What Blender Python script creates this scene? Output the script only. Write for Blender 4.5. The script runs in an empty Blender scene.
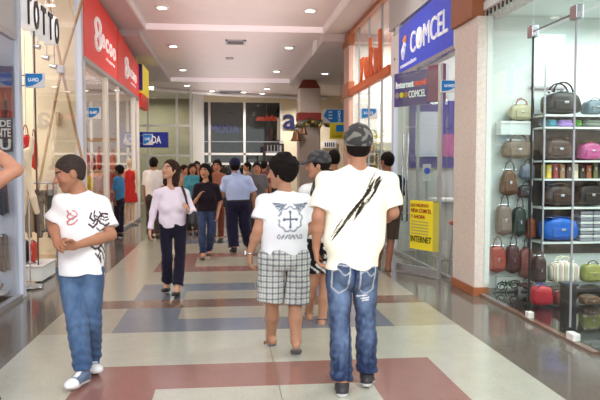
import bpy, bmesh, math, random
import numpy as np
from mathutils import Vector, Matrix
PI = math.pi
scene = bpy.context.scene
COL = scene.collection

# ---------------------------------------------------------------- camera, world, exposure
CAM_F, CAM_H = 680.0, 1.55
pitch = math.atan(35 / CAM_F)
yaw = math.atan(73 / CAM_F * math.cos(pitch))
cd = bpy.data.cameras.new('camera')
cam = bpy.data.objects.new('camera', cd)
COL.objects.link(cam)
cam.location = (0, 0, CAM_H)
cam.rotation_euler = (PI / 2 - pitch, 0, -yaw)
cd.sensor_width = 36
cd.lens = CAM_F * 36 / 600
cd.clip_end = 200
scene.camera = cam

world = bpy.data.worlds.new('world')
scene.world = world
world.use_nodes = True
bg = world.node_tree.nodes['Background']
bg.inputs[0].default_value = (0.93, 0.96, 1.0, 1)
bg.inputs[1].default_value = 2.0

vs = scene.view_settings
vs.view_transform = 'Standard'
vs.look = 'None'
vs.gamma = 1
vs.use_curve_mapping = False
vs.exposure = -0.55


def area(name, loc, rot, sx, sy, power, color=(1, 1, 1)):
    l = bpy.data.lights.new(name, 'AREA')
    l.shape = 'RECTANGLE'
    l.size, l.size_y, l.energy, l.color = sx, sy, power, color
    o = bpy.data.objects.new(name, l)
    COL.objects.link(o)
    o.location = loc
    o.rotation_euler = rot
    return o


# soft fill added behind the photographer, as if from an unseen atrium
area('rear_fill', (0.3, -5.5, 8.6), (math.radians(62), 0, 0), 9.0, 5.0, 3300, (1.0, 0.98, 0.96))
# lit shop interiors
area('shop_light_left_front', (-4.6, 10.2, 4.65), (0, 0, 0), 2.2, 3.0, 260, (1.0, 0.95, 0.88))
area('shop_light_left_middle', (-4.3, 15.8, 3.7), (0, 0, 0), 2.2, 6.0, 300, (1.0, 0.95, 0.88))
area('shop_light_right_front', (4.9, 6.2, 3.25), (0, 0, 0), 2.6, 2.6, 230, (0.93, 1.0, 0.98))
area('shop_light_right_phone', (4.6, 10.4, 3.6), (0, 0, 0), 2.2, 2.6, 130, (0.95, 1.0, 0.97))
area('shop_light_right_juice', (4.7, 14.6, 4.6), (0, 0, 0), 2.2, 3.4, 420, (1.0, 0.97, 0.9))
area('hall_bounce_fill', (0.25, 16.5, 3.95), (PI, 0, 0), 2.6, 25.0, 195, (1.0, 0.93, 0.94))  # added upward fill standing in for light bounced off the floor, no fixture
area('back_shop_light', (-4.5, 30.0, 4.4), (0, 0, 0), 5.0, 2.5, 380, (1.0, 0.95, 0.85))


# ---------------------------------------------------------------- pixel of the photograph -> point of the place
def _ray(x, y):
    s, c = math.sin, math.cos
    Fv = Vector((s(yaw) * c(pitch), c(yaw) * c(pitch), -s(pitch)))
    Rv = Vector((c(yaw), -s(yaw), 0))
    Uv = Rv.cross(Fv)
    return Fv + Rv * ((x - 300) / CAM_F) + Uv * ((200 - y) / CAM_F)


def at(x, y, Y):
    d = _ray(x, y)
    return Vector((0, 0, CAM_H)) + d * (Y / d.y)


def atX(x, y, X):
    d = _ray(x, y)
    return Vector((0, 0, CAM_H)) + d * (X / d.x)


# ---------------------------------------------------------------- colour and material helpers
def L(r, g=None, b=None):
    if g is None:
        r, g, b = r
    f = lambda v: ((v / 255 + 0.055) / 1.055) ** 2.4 if v > 10.3 else v / 255 / 12.92
    return (f(r), f(g), f(b), 1)


MATS = {}


def mat(name, rgb, rough=0.6, metal=0.0, noise=0.06, scale=30, bump=0.0, spec=0.5, emit=0.0, coat=0.0, speck=None):
    """principled material with a little procedural variation in colour"""
    if name in MATS:
        return MATS[name]
    m = bpy.data.materials.new(name)
    m.use_nodes = True
    nt = m.node_tree
    b = nt.nodes['Principled BSDF']
    c = L(rgb)
    b.inputs['Roughness'].default_value = rough
    b.inputs['Metallic'].default_value = metal
    b.inputs['Specular IOR Level'].default_value = spec
    b.inputs['Coat Weight'].default_value = coat
    tc = nt.nodes.new('ShaderNodeTexCoord')
    nz = nt.nodes.new('ShaderNodeTexNoise')
    nz.inputs['Scale'].default_value = scale
    nz.inputs['Detail'].default_value = 3
    nt.links.new(tc.outputs['Object'], nz.inputs['Vector'])
    mx = nt.nodes.new('ShaderNodeMix')
    mx.data_type = 'RGBA'
    mx.inputs['A'].default_value = tuple(max(0, v * (1 - noise * 2)) for v in c[:3]) + (1,)
    mx.inputs['B'].default_value = tuple(min(1, v * (1 + noise * 2)) for v in c[:3]) + (1,)
    nt.links.new(nz.outputs['Fac'], mx.inputs['Factor'])
    out = mx.outputs['Result']
    if speck:
        vz = nt.nodes.new('ShaderNodeTexVoronoi')
        vz.inputs['Scale'].default_value = speck[0]
        nt.links.new(tc.outputs['Object'], vz.inputs['Vector'])
        rp = nt.nodes.new('ShaderNodeValToRGB')
        rp.color_ramp.elements[0].position = 0.0
        rp.color_ramp.elements[0].color = (0.0, 0.0, 0.0, 1)
        rp.color_ramp.elements[1].position = 1
        rp.color_ramp.elements[1].color = (1, 1, 1, 1)
        nt.links.new(vz.outputs['Color'], rp.inputs['Fac'])
        m2 = nt.nodes.new('ShaderNodeMix')
        m2.data_type = 'RGBA'
        m2.blend_type = 'OVERLAY'
        m2.inputs['Factor'].default_value = speck[1]
        nt.links.new(out, m2.inputs['A'])
        nt.links.new(rp.outputs['Color'], m2.inputs['B'])
        out = m2.outputs['Result']
    nt.links.new(out, b.inputs['Base Color'])
    if emit:
        nt.links.new(out, b.inputs['Emission Color'])
        b.inputs['Emission Strength'].default_value = emit
    if bump:
        bp = nt.nodes.new('ShaderNodeBump')
        bp.inputs['Strength'].default_value = bump
        bp.inputs['Distance'].default_value = 0.01
        nt.links.new(nz.outputs['Fac'], bp.inputs['Height'])
        nt.links.new(bp.outputs['Normal'], b.inputs['Normal'])
    MATS[name] = m
    return m


def glass(name, tint=(1, 1, 1), refl=1.0):
    """thin clear pane: lets light straight through, mirrors by its Fresnel angle"""
    if name in MATS:
        return MATS[name]
    m = bpy.data.materials.new(name)
    m.use_nodes = True
    nt = m.node_tree
    nt.nodes.clear()
    o = nt.nodes.new('ShaderNodeOutputMaterial')
    tr = nt.nodes.new('ShaderNodeBsdfTransparent')
    tr.inputs[0].default_value = tint + (1,)
    gl = nt.nodes.new('ShaderNodeBsdfGlossy')
    gl.inputs['Roughness'].default_value = 0.015
    fr = nt.nodes.new('ShaderNodeFresnel')
    fr.inputs['IOR'].default_value = 1.5
    ge = nt.nodes.new('ShaderNodeNewGeometry')
    mr = nt.nodes.new('ShaderNodeMapRange')
    mr.inputs['To Min'].default_value = 1.5
    mr.inputs['To Max'].default_value = 1 / 1.5
    nt.links.new(ge.outputs['Backfacing'], mr.inputs['Value'])
    nt.links.new(mr.outputs[0], fr.inputs['IOR'])
    mu = nt.nodes.new('ShaderNodeMath')
    mu.operation = 'MULTIPLY'
    mu.use_clamp = True
    mu.inputs[1].default_value = refl
    ms = nt.nodes.new('ShaderNodeMixShader')
    nt.links.new(fr.outputs[0], mu.inputs[0])
    nt.links.new(mu.outputs[0], ms.inputs[0])
    nt.links.new(tr.outputs[0], ms.inputs[1])
    nt.links.new(gl.outputs[0], ms.inputs[2])
    nt.links.new(ms.outputs[0], o.inputs[0])
    MATS[name] = m
    return m


def vcmat(name, rough=0.8, spec=0.3, bump=0.0, scale=300, sheen=0.0, sss=0.0):
    """colour comes from the 'Col' attribute: the thing's own dye, print or skin tone"""
    if name in MATS:
        return MATS[name]
    m = bpy.data.materials.new(name)
    m.use_nodes = True
    nt = m.node_tree
    b = nt.nodes['Principled BSDF']
    a = nt.nodes.new('ShaderNodeVertexColor')
    a.layer_name = 'Col'
    nt.links.new(a.outputs['Color'], b.inputs['Base Color'])
    b.inputs['Roughness'].default_value = rough
    b.inputs['Specular IOR Level'].default_value = spec
    b.inputs['Sheen Weight'].default_value = sheen
    if sss:
        b.inputs['Subsurface Weight'].default_value = sss
        b.inputs['Subsurface Radius'].default_value = (0.01, 0.004, 0.002)
    if bump:
        nz = nt.nodes.new('ShaderNodeTexNoise')
        nz.inputs['Scale'].default_value = scale
        tc = nt.nodes.new('ShaderNodeTexCoord')
        nt.links.new(tc.outputs['Object'], nz.inputs['Vector'])
        bp = nt.nodes.new('ShaderNodeBump')
        bp.inputs['Strength'].default_value = bump
        bp.inputs['Distance'].default_value = 0.003
        nt.links.new(nz.outputs['Fac'], bp.inputs['Height'])
        nt.links.new(bp.outputs['Normal'], b.inputs['Normal'])
    MATS[name] = m
    return m


# ---------------------------------------------------------------- mesh building helpers
class MB:
    def __init__(s):
        s.v, s.f, s.mi = [], [], []

    def add(s, verts, faces, mi=0):
        n = len(s.v)
        s.v += [tuple(v) for v in verts]
        s.f += [tuple(i + n for i in f) for f in faces]
        s.mi += [mi] * len(faces)
        return s

    def box(s, x0, x1, y0, y1, z0, z1, mi=0):
        if x0 > x1: x0, x1 = x1, x0
        if y0 > y1: y0, y1 = y1, y0
        if z0 > z1: z0, z1 = z1, z0
        v = [(x, y, z) for z in (z0, z1) for y in (y0, y1) for x in (x0, x1)]
        return s.add(v, [(0, 2, 3, 1), (4, 5, 7, 6), (0, 1, 5, 4), (2, 6, 7, 3), (0, 4, 6, 2), (1, 3, 7, 5)], mi)

    def prism(s, pts, off, mi=0):
        """polygon pts (3D) extruded by vector off"""
        n = len(pts)
        off = Vector(off)
        v = [Vector(p) for p in pts] + [Vector(p) + off for p in pts]
        f = [tuple(range(n))[::-1], tuple(range(n, 2 * n))] + [(i, (i + 1) % n, n + (i + 1) % n, n + i) for i in range(n)]
        return s.add(v, f, mi)

    def tube(s, pts, r, seg=10, mi=0, caps=True, flat=1.0):
        """tube along a polyline; r a number or a list"""
        pts = [Vector(p) for p in pts]
        rs = r if isinstance(r, (list, tuple)) else [r] * len(pts)
        base = len(s.v)
        up0 = Vector((0, 0, 1))
        for i, p in enumerate(pts):
            d = (pts[min(i + 1, len(pts) - 1)] - pts[max(i - 1, 0)]).normalized()
            a = d.cross(up0)
            if a.length < 0.1: a = d.cross(Vector((1, 0, 0)))
            a.normalize()
            b = a.cross(d)
            for k in range(seg):
                t = 2 * PI * k / seg
                s.v.append(tuple(p + a * math.cos(t) * rs[i] + b * math.sin(t) * rs[i] * flat))
        for i in range(len(pts) - 1):
            for k in range(seg):
                s.f.append((base + i * seg + k, base + i * seg + (k + 1) % seg, base + (i + 1) * seg + (k + 1) % seg, base + (i + 1) * seg + k))
                s.mi.append(mi)
        if caps:
            s.f.append(tuple(base + k for k in range(seg))[::-1]); s.mi.append(mi)
            e = base + (len(pts) - 1) * seg
            s.f.append(tuple(e + k for k in range(seg))); s.mi.append(mi)
        return s

    def lathe(s, c, prof, seg=20, mi=0, sx=1, sy=1):
        c = Vector(c)
        base = len(s.v)
        for r, z in prof:
            for k in range(seg):
                t = 2 * PI * k / seg
                s.v.append((c.x + r * math.cos(t) * sx, c.y + r * math.sin(t) * sy, c.z + z))
        for i in range(len(prof) - 1):
            for k in range(seg):
                s.f.append((base + i * seg + k, base + i * seg + (k + 1) % seg, base + (i + 1) * seg + (k + 1) % seg, base + (i + 1) * seg + k))
                s.mi.append(mi)
        s.f.append(tuple(base + k for k in range(seg))[::-1]); s.mi.append(mi)
        e = base + (len(prof) - 1) * seg
        s.f.append(tuple(e + k for k in range(seg))); s.mi.append(mi)
        return s

    def build(s, name, mats, parent=None, smooth=False, bevel=0.0):
        me = bpy.data.meshes.new(name)
        me.from_pydata([tuple(v) for v in s.v], [], s.f)
        if not isinstance(mats, (list, tuple)): mats = [mats]
        for m in mats: me.materials.append(m)
        me.polygons.foreach_set('material_index', s.mi)
        if smooth:
            me.polygons.foreach_set('use_smooth', [True] * len(me.polygons))
        me.update()
        bm = bmesh.new(); bm.from_mesh(me)
        bmesh.ops.recalc_face_normals(bm, faces=bm.faces)
        if bevel:
            bmesh.ops.bevel(bm, geom=[e for e in bm.edges if e.calc_face_angle(0) > 0.6], offset=bevel, segments=2, affect='EDGES', profile=0.5)
        bm.to_mesh(me); bm.free()
        o = bpy.data.objects.new(name, me)
        COL.objects.link(o)
        put(o, parent)
        return o


def put(o, parent):
    """keeps world coordinates under a parent"""
    if parent is not None:
        o.parent = parent
        o.matrix_parent_inverse = Matrix.Translation(-Vector(parent.location)) if parent.type == 'EMPTY' else Matrix.Identity(4)


def dup(root, delta, label, sub=None):
    """a copy of a thing with copies of its parts and their sub-parts, moved by delta"""
    r = root.copy(); COL.objects.link(r)
    r.location = Vector(root.location) + Vector(delta)
    r['label'] = label
    for c in root.children:
        if c.type == 'LIGHT': continue
        d = c.copy(); COL.objects.link(d); d.parent = r
        d.matrix_parent_inverse = c.matrix_parent_inverse.copy()
        for g in c.children:
            h = g.copy(); COL.objects.link(h); h.parent = d
            h.matrix_parent_inverse = g.matrix_parent_inverse.copy()
    return r


def tag(o, label=None, cat=None, group=None, kind=None):
    if label: o['label'] = label
    if cat: o['category'] = cat
    if group: o['group'] = group
    if kind: o['kind'] = kind
    return o


def thing(name, label, cat, loc=(0, 0, 0), group=None):
    o = bpy.data.objects.new(name, None)
    COL.objects.link(o)
    o.location = loc
    o.empty_display_size = 0.1
    return tag(o, label, cat, group)


def struct(o):
    o['kind'] = 'structure'
    return o


def text_mesh(name, body, m, origin, xdir, updir, height, width=None, depth=0.01, parent=None, shear=0.0, bold=0.0, center=False, outline=None):
    """lettering as a mesh: origin is the lower left corner, height the capital height"""
    cu = bpy.data.curves.new(name, 'FONT')
    cu.body = body
    cu.extrude = 0.5
    cu.shear = shear
    cu.offset = bold
    cu.resolution_u = 3
    tmp = bpy.data.objects.new(name + '_tmp', cu)
    COL.objects.link(tmp)
    dg = bpy.context.evaluated_depsgraph_get()
    me = bpy.data.meshes.new_from_object(tmp.evaluated_get(dg))
    bpy.data.objects.remove(tmp)
    bpy.data.curves.remove(cu)
    co = np.zeros(len(me.vertices) * 3)
    me.vertices.foreach_get('co', co)
    co = co.reshape(-1, 3)
    if len(co) == 0: return None
    mn, mxx = co.min(0), co.max(0)
    hh = max(mxx[1] - mn[1], 1e-6)
    ww = max(mxx[0] - mn[0], 1e-6)
    x = (co[:, 0] - mn[0]) / ww
    y = (co[:, 1] - mn[1]) / hh
    if width is None: width = ww / hh * height
    if center: x = x - 0.5
    xd, ud = Vector(xdir).normalized(), Vector(updir).normalized()
    nd = xd.cross(ud)
    P = np.array(origin)[None] + np.outer(x * width, xd) + np.outer(y * height, ud) + np.outer(co[:, 2] * depth, nd)
    me.vertices.foreach_set('co', P.ravel())
    me.materials.clear()
    me.materials.append(m)
    me.update()
    bm = bmesh.new(); bm.from_mesh(me)
    bmesh.ops.recalc_face_normals(bm, faces=bm.faces)
    bm.to_mesh(me); bm.free()
    me.name = name
    o = bpy.data.objects.new(name, me)
    COL.objects.link(o)
    put(o, parent)
    return o
# ---------------------------------------------------------------- materials
beige = mat('terrazzo_beige', (162, 157, 142), 0.17, noise=0.05, scale=6, speck=(160, 0.12), spec=0.5)
cream_t = mat('terrazzo_cream', (176, 177, 165), 0.17, noise=0.04, scale=6, speck=(160, 0.12))
bluet = mat('terrazzo_blue', (116, 122, 134), 0.17, noise=0.05, scale=6, speck=(160, 0.12))
redt = mat('terrazzo_red', (140, 102, 95), 0.17, noise=0.05, scale=6, speck=(160, 0.12))
brownt = mat('terrazzo_brown', (122, 98, 86), 0.15, noise=0.05, scale=6, speck=(160, 0.12))
borderb = mat('terrazzo_border', (104, 98, 91), 0.10, noise=0.07, scale=4, speck=(140, 0.15))
seamm = mat('floor_seam', (110, 102, 95), 0.5)
shopf = mat('shop_floor_tile', (170, 135, 105), 0.12, noise=0.08, scale=3)
blackf = mat('black_gloss_floor', (30, 28, 30), 0.06)
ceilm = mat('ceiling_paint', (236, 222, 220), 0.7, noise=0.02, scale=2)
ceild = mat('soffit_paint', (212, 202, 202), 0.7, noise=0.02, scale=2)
ceilw = mat('ceiling_lip_paint', (238, 232, 232), 0.6, noise=0.01)
cream = mat('cream_wall', (226, 212, 190), 0.7, noise=0.03, scale=3)
creamy = mat('cream_shop_wall', (230, 216, 186), 0.7, noise=0.05, scale=2)
greyw = mat('grey_wall', (196, 196, 196), 0.6, noise=0.02)
whitew = mat('white_wall', (232, 240, 240), 0.55, noise=0.01)
bluew = mat('pale_blue_metal', (208, 216, 232), 0.35, noise=0.02)
alum = mat('brushed_aluminium', (176, 178, 184), 0.3, metal=0.6, noise=0.03)
whitem = mat('white_frame', (232, 230, 226), 0.4, noise=0.01)
steel = mat('steel', (190, 190, 195), 0.2, metal=1.0, noise=0.02)
dark = mat('dark_interior', (44, 40, 38), 0.5, noise=0.1, scale=2)
black = mat('black_paint', (22, 21, 23), 0.4)
redsign = mat('red_sign', (226, 44, 34), 0.35, noise=0.02, emit=0.22)
orange = mat('orange_paint', (214, 98, 36), 0.45, noise=0.04)
brick = mat('terracotta', (164, 98, 62), 0.45, noise=0.08, scale=14)
granite = mat('pink_granite', (228, 214, 206), 0.3, noise=0.08, scale=22, speck=(120, 0.35))
granitew = mat('pale_granite', (240, 238, 236), 0.3, noise=0.05, scale=22, speck=(120, 0.25))
speckled = mat('speckled_granite', (206, 190, 190), 0.4, noise=0.12, scale=35, speck=(60, 0.75))
pillarm = mat('pillar_stone', (190, 174, 164), 0.5, noise=0.08, scale=20, speck=(90, 0.25))
white = mat('white_paint', (240, 240, 240), 0.4, noise=0.01)
whiteglow = mat('lit_white_letter', (250, 250, 250), 0.4, noise=0.0, emit=0.35)
bluesign = mat('blue_sign', (24, 66, 210), 0.35, noise=0.02, emit=0.25)
bluedark = mat('violet_sign', (60, 46, 130), 0.4, noise=0.03, emit=0.1)
cyanm = mat('cyan_sign', (20, 128, 205), 0.35, noise=0.02, emit=0.1)
yellowm = mat('yellow_paint', (245, 226, 40), 0.5, noise=0.02)
yellowg = mat('lit_yellow_panel', (252, 226, 60), 0.5, noise=0.02, emit=0.5)
woodm = mat('tan_wood', (178, 142, 104), 0.5, noise=0.08, scale=12)
navym = mat('navy_letter', (26, 28, 82), 0.4)
purpleglow = mat('purple_reflection', (92, 70, 190), 0.5, emit=0.35)
redglow = mat('red_letter_glow', (225, 70, 50), 0.5, emit=0.6)
shelfg = mat('shelf_white', (228, 234, 232), 0.3)
clear = glass('clear_glass', (1, 1, 1), 0.75)
clearg = glass('green_edge_glass', (0.93, 0.985, 0.965), 0.6)
hazy = glass('grey_green_glass', (0.80, 0.84, 0.80), 1.4)


# ---------------------------------------------------------------- floor
def build_floor():
    xs = [-12, -1.72, -1.07, -0.50, 0.352, 0.358, 1.02, 1.60, 2.22, 12]
    frames = [(2.75, 3.3, 4.71, 5.28, 'r'), (6.35, 6.87, 8.40, 8.92, 'b'), (9.93, 10.43, 11.5, 12.0, 'r'), (13.5, 14.0, 15.5, 16.05, 'b'),
              (17.1, 17.6, 19.1, 19.6, 'r'), (20.7, 21.2, 22.7, 23.2, 'b'), (24.3, 24.8, 26.3, 26.8, 'r')]
    mids = [(7.43, 7.87), (3.8, 4.1), (14.6, 15.0), (21.8, 22.1)]
    ys = sorted(set([-5, 36] + [v for f in frames for v in f[:4]] + [v for m_ in mids[:1] + mids[2:] for v in m_]))
    mats = [beige, cream_t, bluet, redt, brownt, borderb, seamm]
    v, f, mi = [], [], []
    for j in range(len(ys)):
        for i in range(len(xs)):
            v.append((xs[i], ys[j], 0))
    n = len(xs)
    for j in range(len(ys) - 1):
        yc = (ys[j] + ys[j + 1]) / 2
        for i in range(n - 1):
            xc = (xs[i] + xs[i + 1]) / 2
            k = 0 if yc > 6.2 else 1
            if xc < -1.72 or xc > 2.22:
                k = 5
            else:
                for a, b, c, d, col in frames:
                    if a < yc < d and -1.07 < xc < 1.60:
                        cc = 3 if col == 'r' else 2
                        if yc < b or yc > c or xc < -0.5 or xc > 1.02:
                            k = cc
                for a, b in mids[:1] + mids[2:]:
                    if a < yc < b: k = 4
                if 0.352 < xc < 0.358 and yc < 9: k = 6
            f.append((j * n + i, j * n + i + 1, (j + 1) * n + i + 1, (j + 1) * n + i)); mi.append(k)
    me = bpy.data.meshes.new('floor')
    me.from_pydata(v, [], f)
    for m_ in mats: me.materials.append(m_)
    me.polygons.foreach_set('material_index', mi)
    o = bpy.data.objects.new('floor', me)
    COL.objects.link(o)
    struct(o)


build_floor()
struct(MB().box(-6.5, -2.50, 8.45, 12.0, 0.0, 0.02).build('floor_shop_left', shopf))
struct(MB().box(-6.5, -2.52, 12.05, 19.6, 0.0, 0.02).build('floor_shop_middle', shopf))
struct(MB().box(3.03, 7, 3.5, 8.05, 0.0, 0.03).build('floor_shop_right', blackf))

# ---------------------------------------------------------------- ceiling with its steps
m = MB()
T = 0.06
m.box(-1.9, 2.35, -0.5, 16.6, 4.90, 5.0)
m.box(-9, 9, -0.5, 34, 5.02, 5.12)
m.box(-2.05, 2.35, 16.6, 25.5, 4.76, 4.86)
m.box(-9, 9, 25.5, 34, 4.60, 4.70)
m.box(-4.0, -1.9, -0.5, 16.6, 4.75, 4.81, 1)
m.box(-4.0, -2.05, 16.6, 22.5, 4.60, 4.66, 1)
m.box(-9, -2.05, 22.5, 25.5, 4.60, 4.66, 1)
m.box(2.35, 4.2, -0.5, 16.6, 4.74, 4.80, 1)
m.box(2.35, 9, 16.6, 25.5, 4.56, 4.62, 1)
m.box(-1.93, -1.885, -0.5, 16.6, 4.735, 4.95, 2)
m.box(2.335, 2.39, -0.5, 16.6, 4.735, 4.95, 2)
m.box(-2.05, 2.35, 16.58, 16.66, 4.755, 4.95, 2)
m.box(-2.05, 2.35, 25.44, 25.55, 4.595, 4.8, 2)
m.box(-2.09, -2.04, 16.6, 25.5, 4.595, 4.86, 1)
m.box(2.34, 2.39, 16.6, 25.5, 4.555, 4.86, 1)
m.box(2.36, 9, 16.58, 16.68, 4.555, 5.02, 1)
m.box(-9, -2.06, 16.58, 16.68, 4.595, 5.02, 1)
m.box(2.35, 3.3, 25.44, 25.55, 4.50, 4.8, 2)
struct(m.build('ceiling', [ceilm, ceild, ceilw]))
lipglow = mat('ceiling_lip_glow', (255, 242, 244), 0.5, noise=0.0, emit=0.35)  # glow added so the ceiling lips look brightly lit, no lamp there
struct(MB().box(-1.88, 2.33, 16.555, 16.579, 4.765, 4.895).build('trim_11', lipglow))
struct(MB().box(-2.03, 2.33, 25.415, 25.438, 4.61, 4.75).build('trim_12', lipglow))
# curved white cornice over the back of the hall
pts = []
for i in range(25):
    t = i / 24
    pts.append((-4.6 + 9.0 * t, 29.9 - 4.2 * (1 - t) ** 2, 4.5))
m = MB(); m.tube(pts, 0.09, 8, flat=0.7)
struct(m.build('trim_1', ceilw, smooth=True))

# ---------------------------------------------------------------- walls of the hall
m = MB()
m.box(-2.6, -2.45, -0.5, 8.0, 4.2, 4.76)
m.box(-2.6, -2.50, 8.0, 12.1, 4.62, 4.76)
struct(m.build('wall_left', greyw))
struct(MB().box(-9, -6.5, 6, 22, 0, 5.02).build('wall_left_shops', cream))
struct(MB().box(-9, -2.52, 19.65, 19.85, 0, 4.66).build('wall_left_end', greyw))
struct(MB().box(-9.2, -9, 19.8, 34, 0, 5.12).build('wall_left_hall', greyw))
struct(MB().box(9, 9.2, 3, 34, 0, 5.12).build('wall_right_hall', cream))
struct(MB().box(6.9, 7.1, 2.5, 17.2, 0, 5.02).build('wall_right_shops', cream))
struct(MB().box(-9.2, 9.2, 33.4, 33.6, 0, 5.12).build('wall_back', dark))
# shop partitions the lens looks at
struct(MB().box(-6.5, -2.55, 12.0, 12.1, 0, 4.75).build('wall_left_totto', creamy))
struct(MB().box(-6.5, -2.42, 8.30, 8.42, 0, 4.75).build('wall_left_shoes', bluew))
struct(MB().box(3.02, 6.9, 11.95, 12.05, 0, 4.7).build('wall_right_phone', greyw))
struct(MB().box(3.0, 6.9, 16.95, 17.1, 0, 4.6).build('wall_right_juice', whitew))
struct(MB().box(3.06, 6.9, 8.06, 8.5, 0, 3.6).build('wall_right_bags', whitew))
struct(MB().box(3.02, 3.3, 5.0, 8.05, 3.32, 4.76).build('wall_right_speckled', speckled))
struct(MB().box(3.0, 6.9, 3.2, 8.05, 3.36, 3.45).build('ceiling_shop_right', whitew))
struct(MB().box(-6.5, -2.6, 12.1, 19.6, 3.95, 4.05).build('ceiling_shop_middle', cream))

# clad column between the two right-hand shops
m = MB()
m.box(2.90, 3.06, 7.72, 8.50, 0.10, 3.28)
col = m.build('column_granite', granite, bevel=0.006)
struct(col)
put_ = MB().box(2.885, 3.075, 7.705, 8.515, 0.0, 0.10).build('column_base', brick, col, bevel=0.005)
MB().box(2.86, 3.02, 7.80, 8.56, 3.28, 4.74).build('column_capital', brick, col, bevel=0.01)
MB().box(3.02, 3.08, 7.715, 7.719, 0.14, 3.28).build('column_face', granitew, col)
struct(MB().box(2.93, 3.05, 8.56, 12.2, 3.95, 4.74).build('wall_right_over_phone', greyw))
struct(MB().box(3.0, 3.12, 8.56, 12.2, 3.05, 3.95).build('wall_right_signband', greyw))

# ---------------------------------------------------------------- left: shoe shop, first on the left
w = MB()
w.box(-2.42, -2.365, 8.16, 8.28, 0, 4.74)
struct(w.build('trim_2', bluew, bevel=0.01))
struct(MB().box(-2.46, -2.39, 3, 8.15, 3.04, 4.74).build('wall_left_fascia', greyw, bevel=0.01))
struct(MB().box(-2.45, -2.385, 3, 8.15, 2.97, 3.04).build('trim_3', alum))
struct(MB().box(-2.45, -2.37, 3, 8.15, 0, 0.05).build('trim_4', alum))
win = struct(MB().box(-2.412, -2.404, 3, 8.15, 0.05, 2.97).build('window_1', clear))

# ---------------------------------------------------------------- left: TOTTO shop front, tan struts behind the glass
rgb_brown = mat('brown_edge', (96, 74, 60), 0.4)
win = struct(MB().box(-2.50, -2.492, 9.3, 11.9, 0.03, 4.62).build('window_2', clear))
MB().box(-2.505, -2.487, 9.28, 9.30, 0.0, 4.62).build('window_frame', rgb_brown, win)
st = thing('display_strut', 'tall crossed tan wooden struts on the cream end wall of the totto shop', 'strut', (-3.0, 11.8, 0))
A, B, Cc, D, X_ = at(47, -6, 11.85), at(84, -6, 11.85), at(38, 190, 11.85), at(84, 168, 11.85), at(62, 70, 11.85)
MB().tube([A, X_, D], 0.024, 8).build('strut_beam', woodm, st)
MB().tube([B, X_ + Vector((0, -0.05, 0)), Cc], 0.024, 8).build('strut_beam', woodm, st)
MB().box(X_.x - 0.05, X_.x + 0.05, 11.73, 11.9, X_.z - 0.06, X_.z + 0.06).build('joint_plate', steel, st)

# ---------------------------------------------------------------- left: red fascia shop
fr = MB()
win = struct(MB().box(-2.50, -2.492, 12.2, 19.6, 0.06, 3.40).build('window_3', clear))
for y, w_, d_ in ((12.12, 0.14, 0.12), (14.45, 0.16, 0.10), (16.1, 0.08, 0.06), (18.7, 0.22, 0.12), (19.55, 0.12, 0.1)):
    MB().box(-2.50 - d_ / 2, -2.50 + d_ / 2, y, y + w_, 0, 3.41).build('mullion', whitem, win)
MB().box(-2.56, -2.44, 12.1, 19.7, 0, 0.07).build('window_sill', alum, win)
MB().box(-2.56, -2.43, 12.1, 19.7, 3.36, 3.43).build('window_header', alum, win)
struct(MB().box(-2.56, -2.44, 11.98, 12.14, 0, 4.74).build('trim_5', bluew, bevel=0.01))

fs = thing('shop_fascia', 'long red illuminated shop fascia above the left windows with white rounded lettering', 'sign', (-2.45, 15.8, 3.42))
for y0, y1, za, zb in ((12.14, 15.72, 4.74, 4.62), (15.80, 19.5, 4.60, 4.32)):
    MB().prism([(-2.52, y0, 3.43), (-2.52, y1, 3.43), (-2.52, y1, zb), (-2.52, y0, za)], (0.09, 0, 0)).build('red_panel', redsign, fs)


def logo(y0, z, h, wd, parent):
    """round icon of two stacked rings, then the letters, on the red panels facing the hall"""
    r = MB()
    for cz, rr in ((z + h * 0.74, h * 0.24), (z + h * 0.26, h * 0.24)):
        pts = [(-2.42, y0 + 0.30 + math.cos(2 * PI * i / 20) * rr * 1.7, cz + math.sin(2 * PI * i / 20) * rr) for i in range(21)]
        r.tube(pts, h * 0.06, 6, flat=1.0)
    r.build('ring_icon', whiteglow, parent, smooth=True)
    for k, ch in enumerate('ecoo'):
        text_mesh('letter', ch, whiteglow, (-2.43, y0 + wd * (0.30 + 0.185 * k), z + h * (0.24 - 0.03 * k)), (0, 1, 0), (0, 0, 1), h * 0.46, wd * 0.155, 0.02, parent, bold=0.025)
    text_mesh('lettering', 'shopping', whiteglow, (-2.43, y0 + wd * 0.50, z - h * 0.10), (0, 1, 0), (0, 0, 1), h * 0.13, wd * 0.45, 0.02, parent)


logo(13.05, 3.72, 0.60, 2.4, fs)
logo(16.75, 3.66, 0.50, 2.15, fs)
ys = thing('light_box_sign', 'small lit yellow box sign with purple edge at the end of the red fascia', 'sign', (-2.45, 20.2, 3.5))
MB().box(-2.50, -2.36, 19.6, 19.78, 3.66, 4.38).build('sign_edge', bluedark, ys)
MB().box(-2.50, -2.36, 19.78, 21.3, 3.60, 4.40).build('sign_panel', yellowg, ys)
MB().box(-2.52, -2.38, 19.6, 21.3, 3.2, 3.58).build('sign_base', redsign, ys)

# ---------------------------------------------------------------- left: TOTTO letters
tt = thing('channel_letter_sign', 'big white and black channel letters TOTTO over the first shop entrance', 'sign', (-2.45, 9.3, 3.2))
for i, ch in enumerate('TOTTO'):
    y = 8.52 + i * 0.345
    text_mesh('letter_side', ch, whiteglow, (-2.47, y, 3.24), (0, 1, 0), (0, 0, 1), 0.40, 0.27, 0.16, tt, bold=0.05)
    text_mesh('letter_face', ch, black, (-2.385, y + 0.03, 3.26), (0, 1, 0), (0, 0, 1), 0.36, 0.22, 0.02, tt, bold=0.02)
MB().box(-2.49, -2.47, 8.4, 10.3, 3.3, 3.34).build('mounting_rail', steel, tt)

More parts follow.
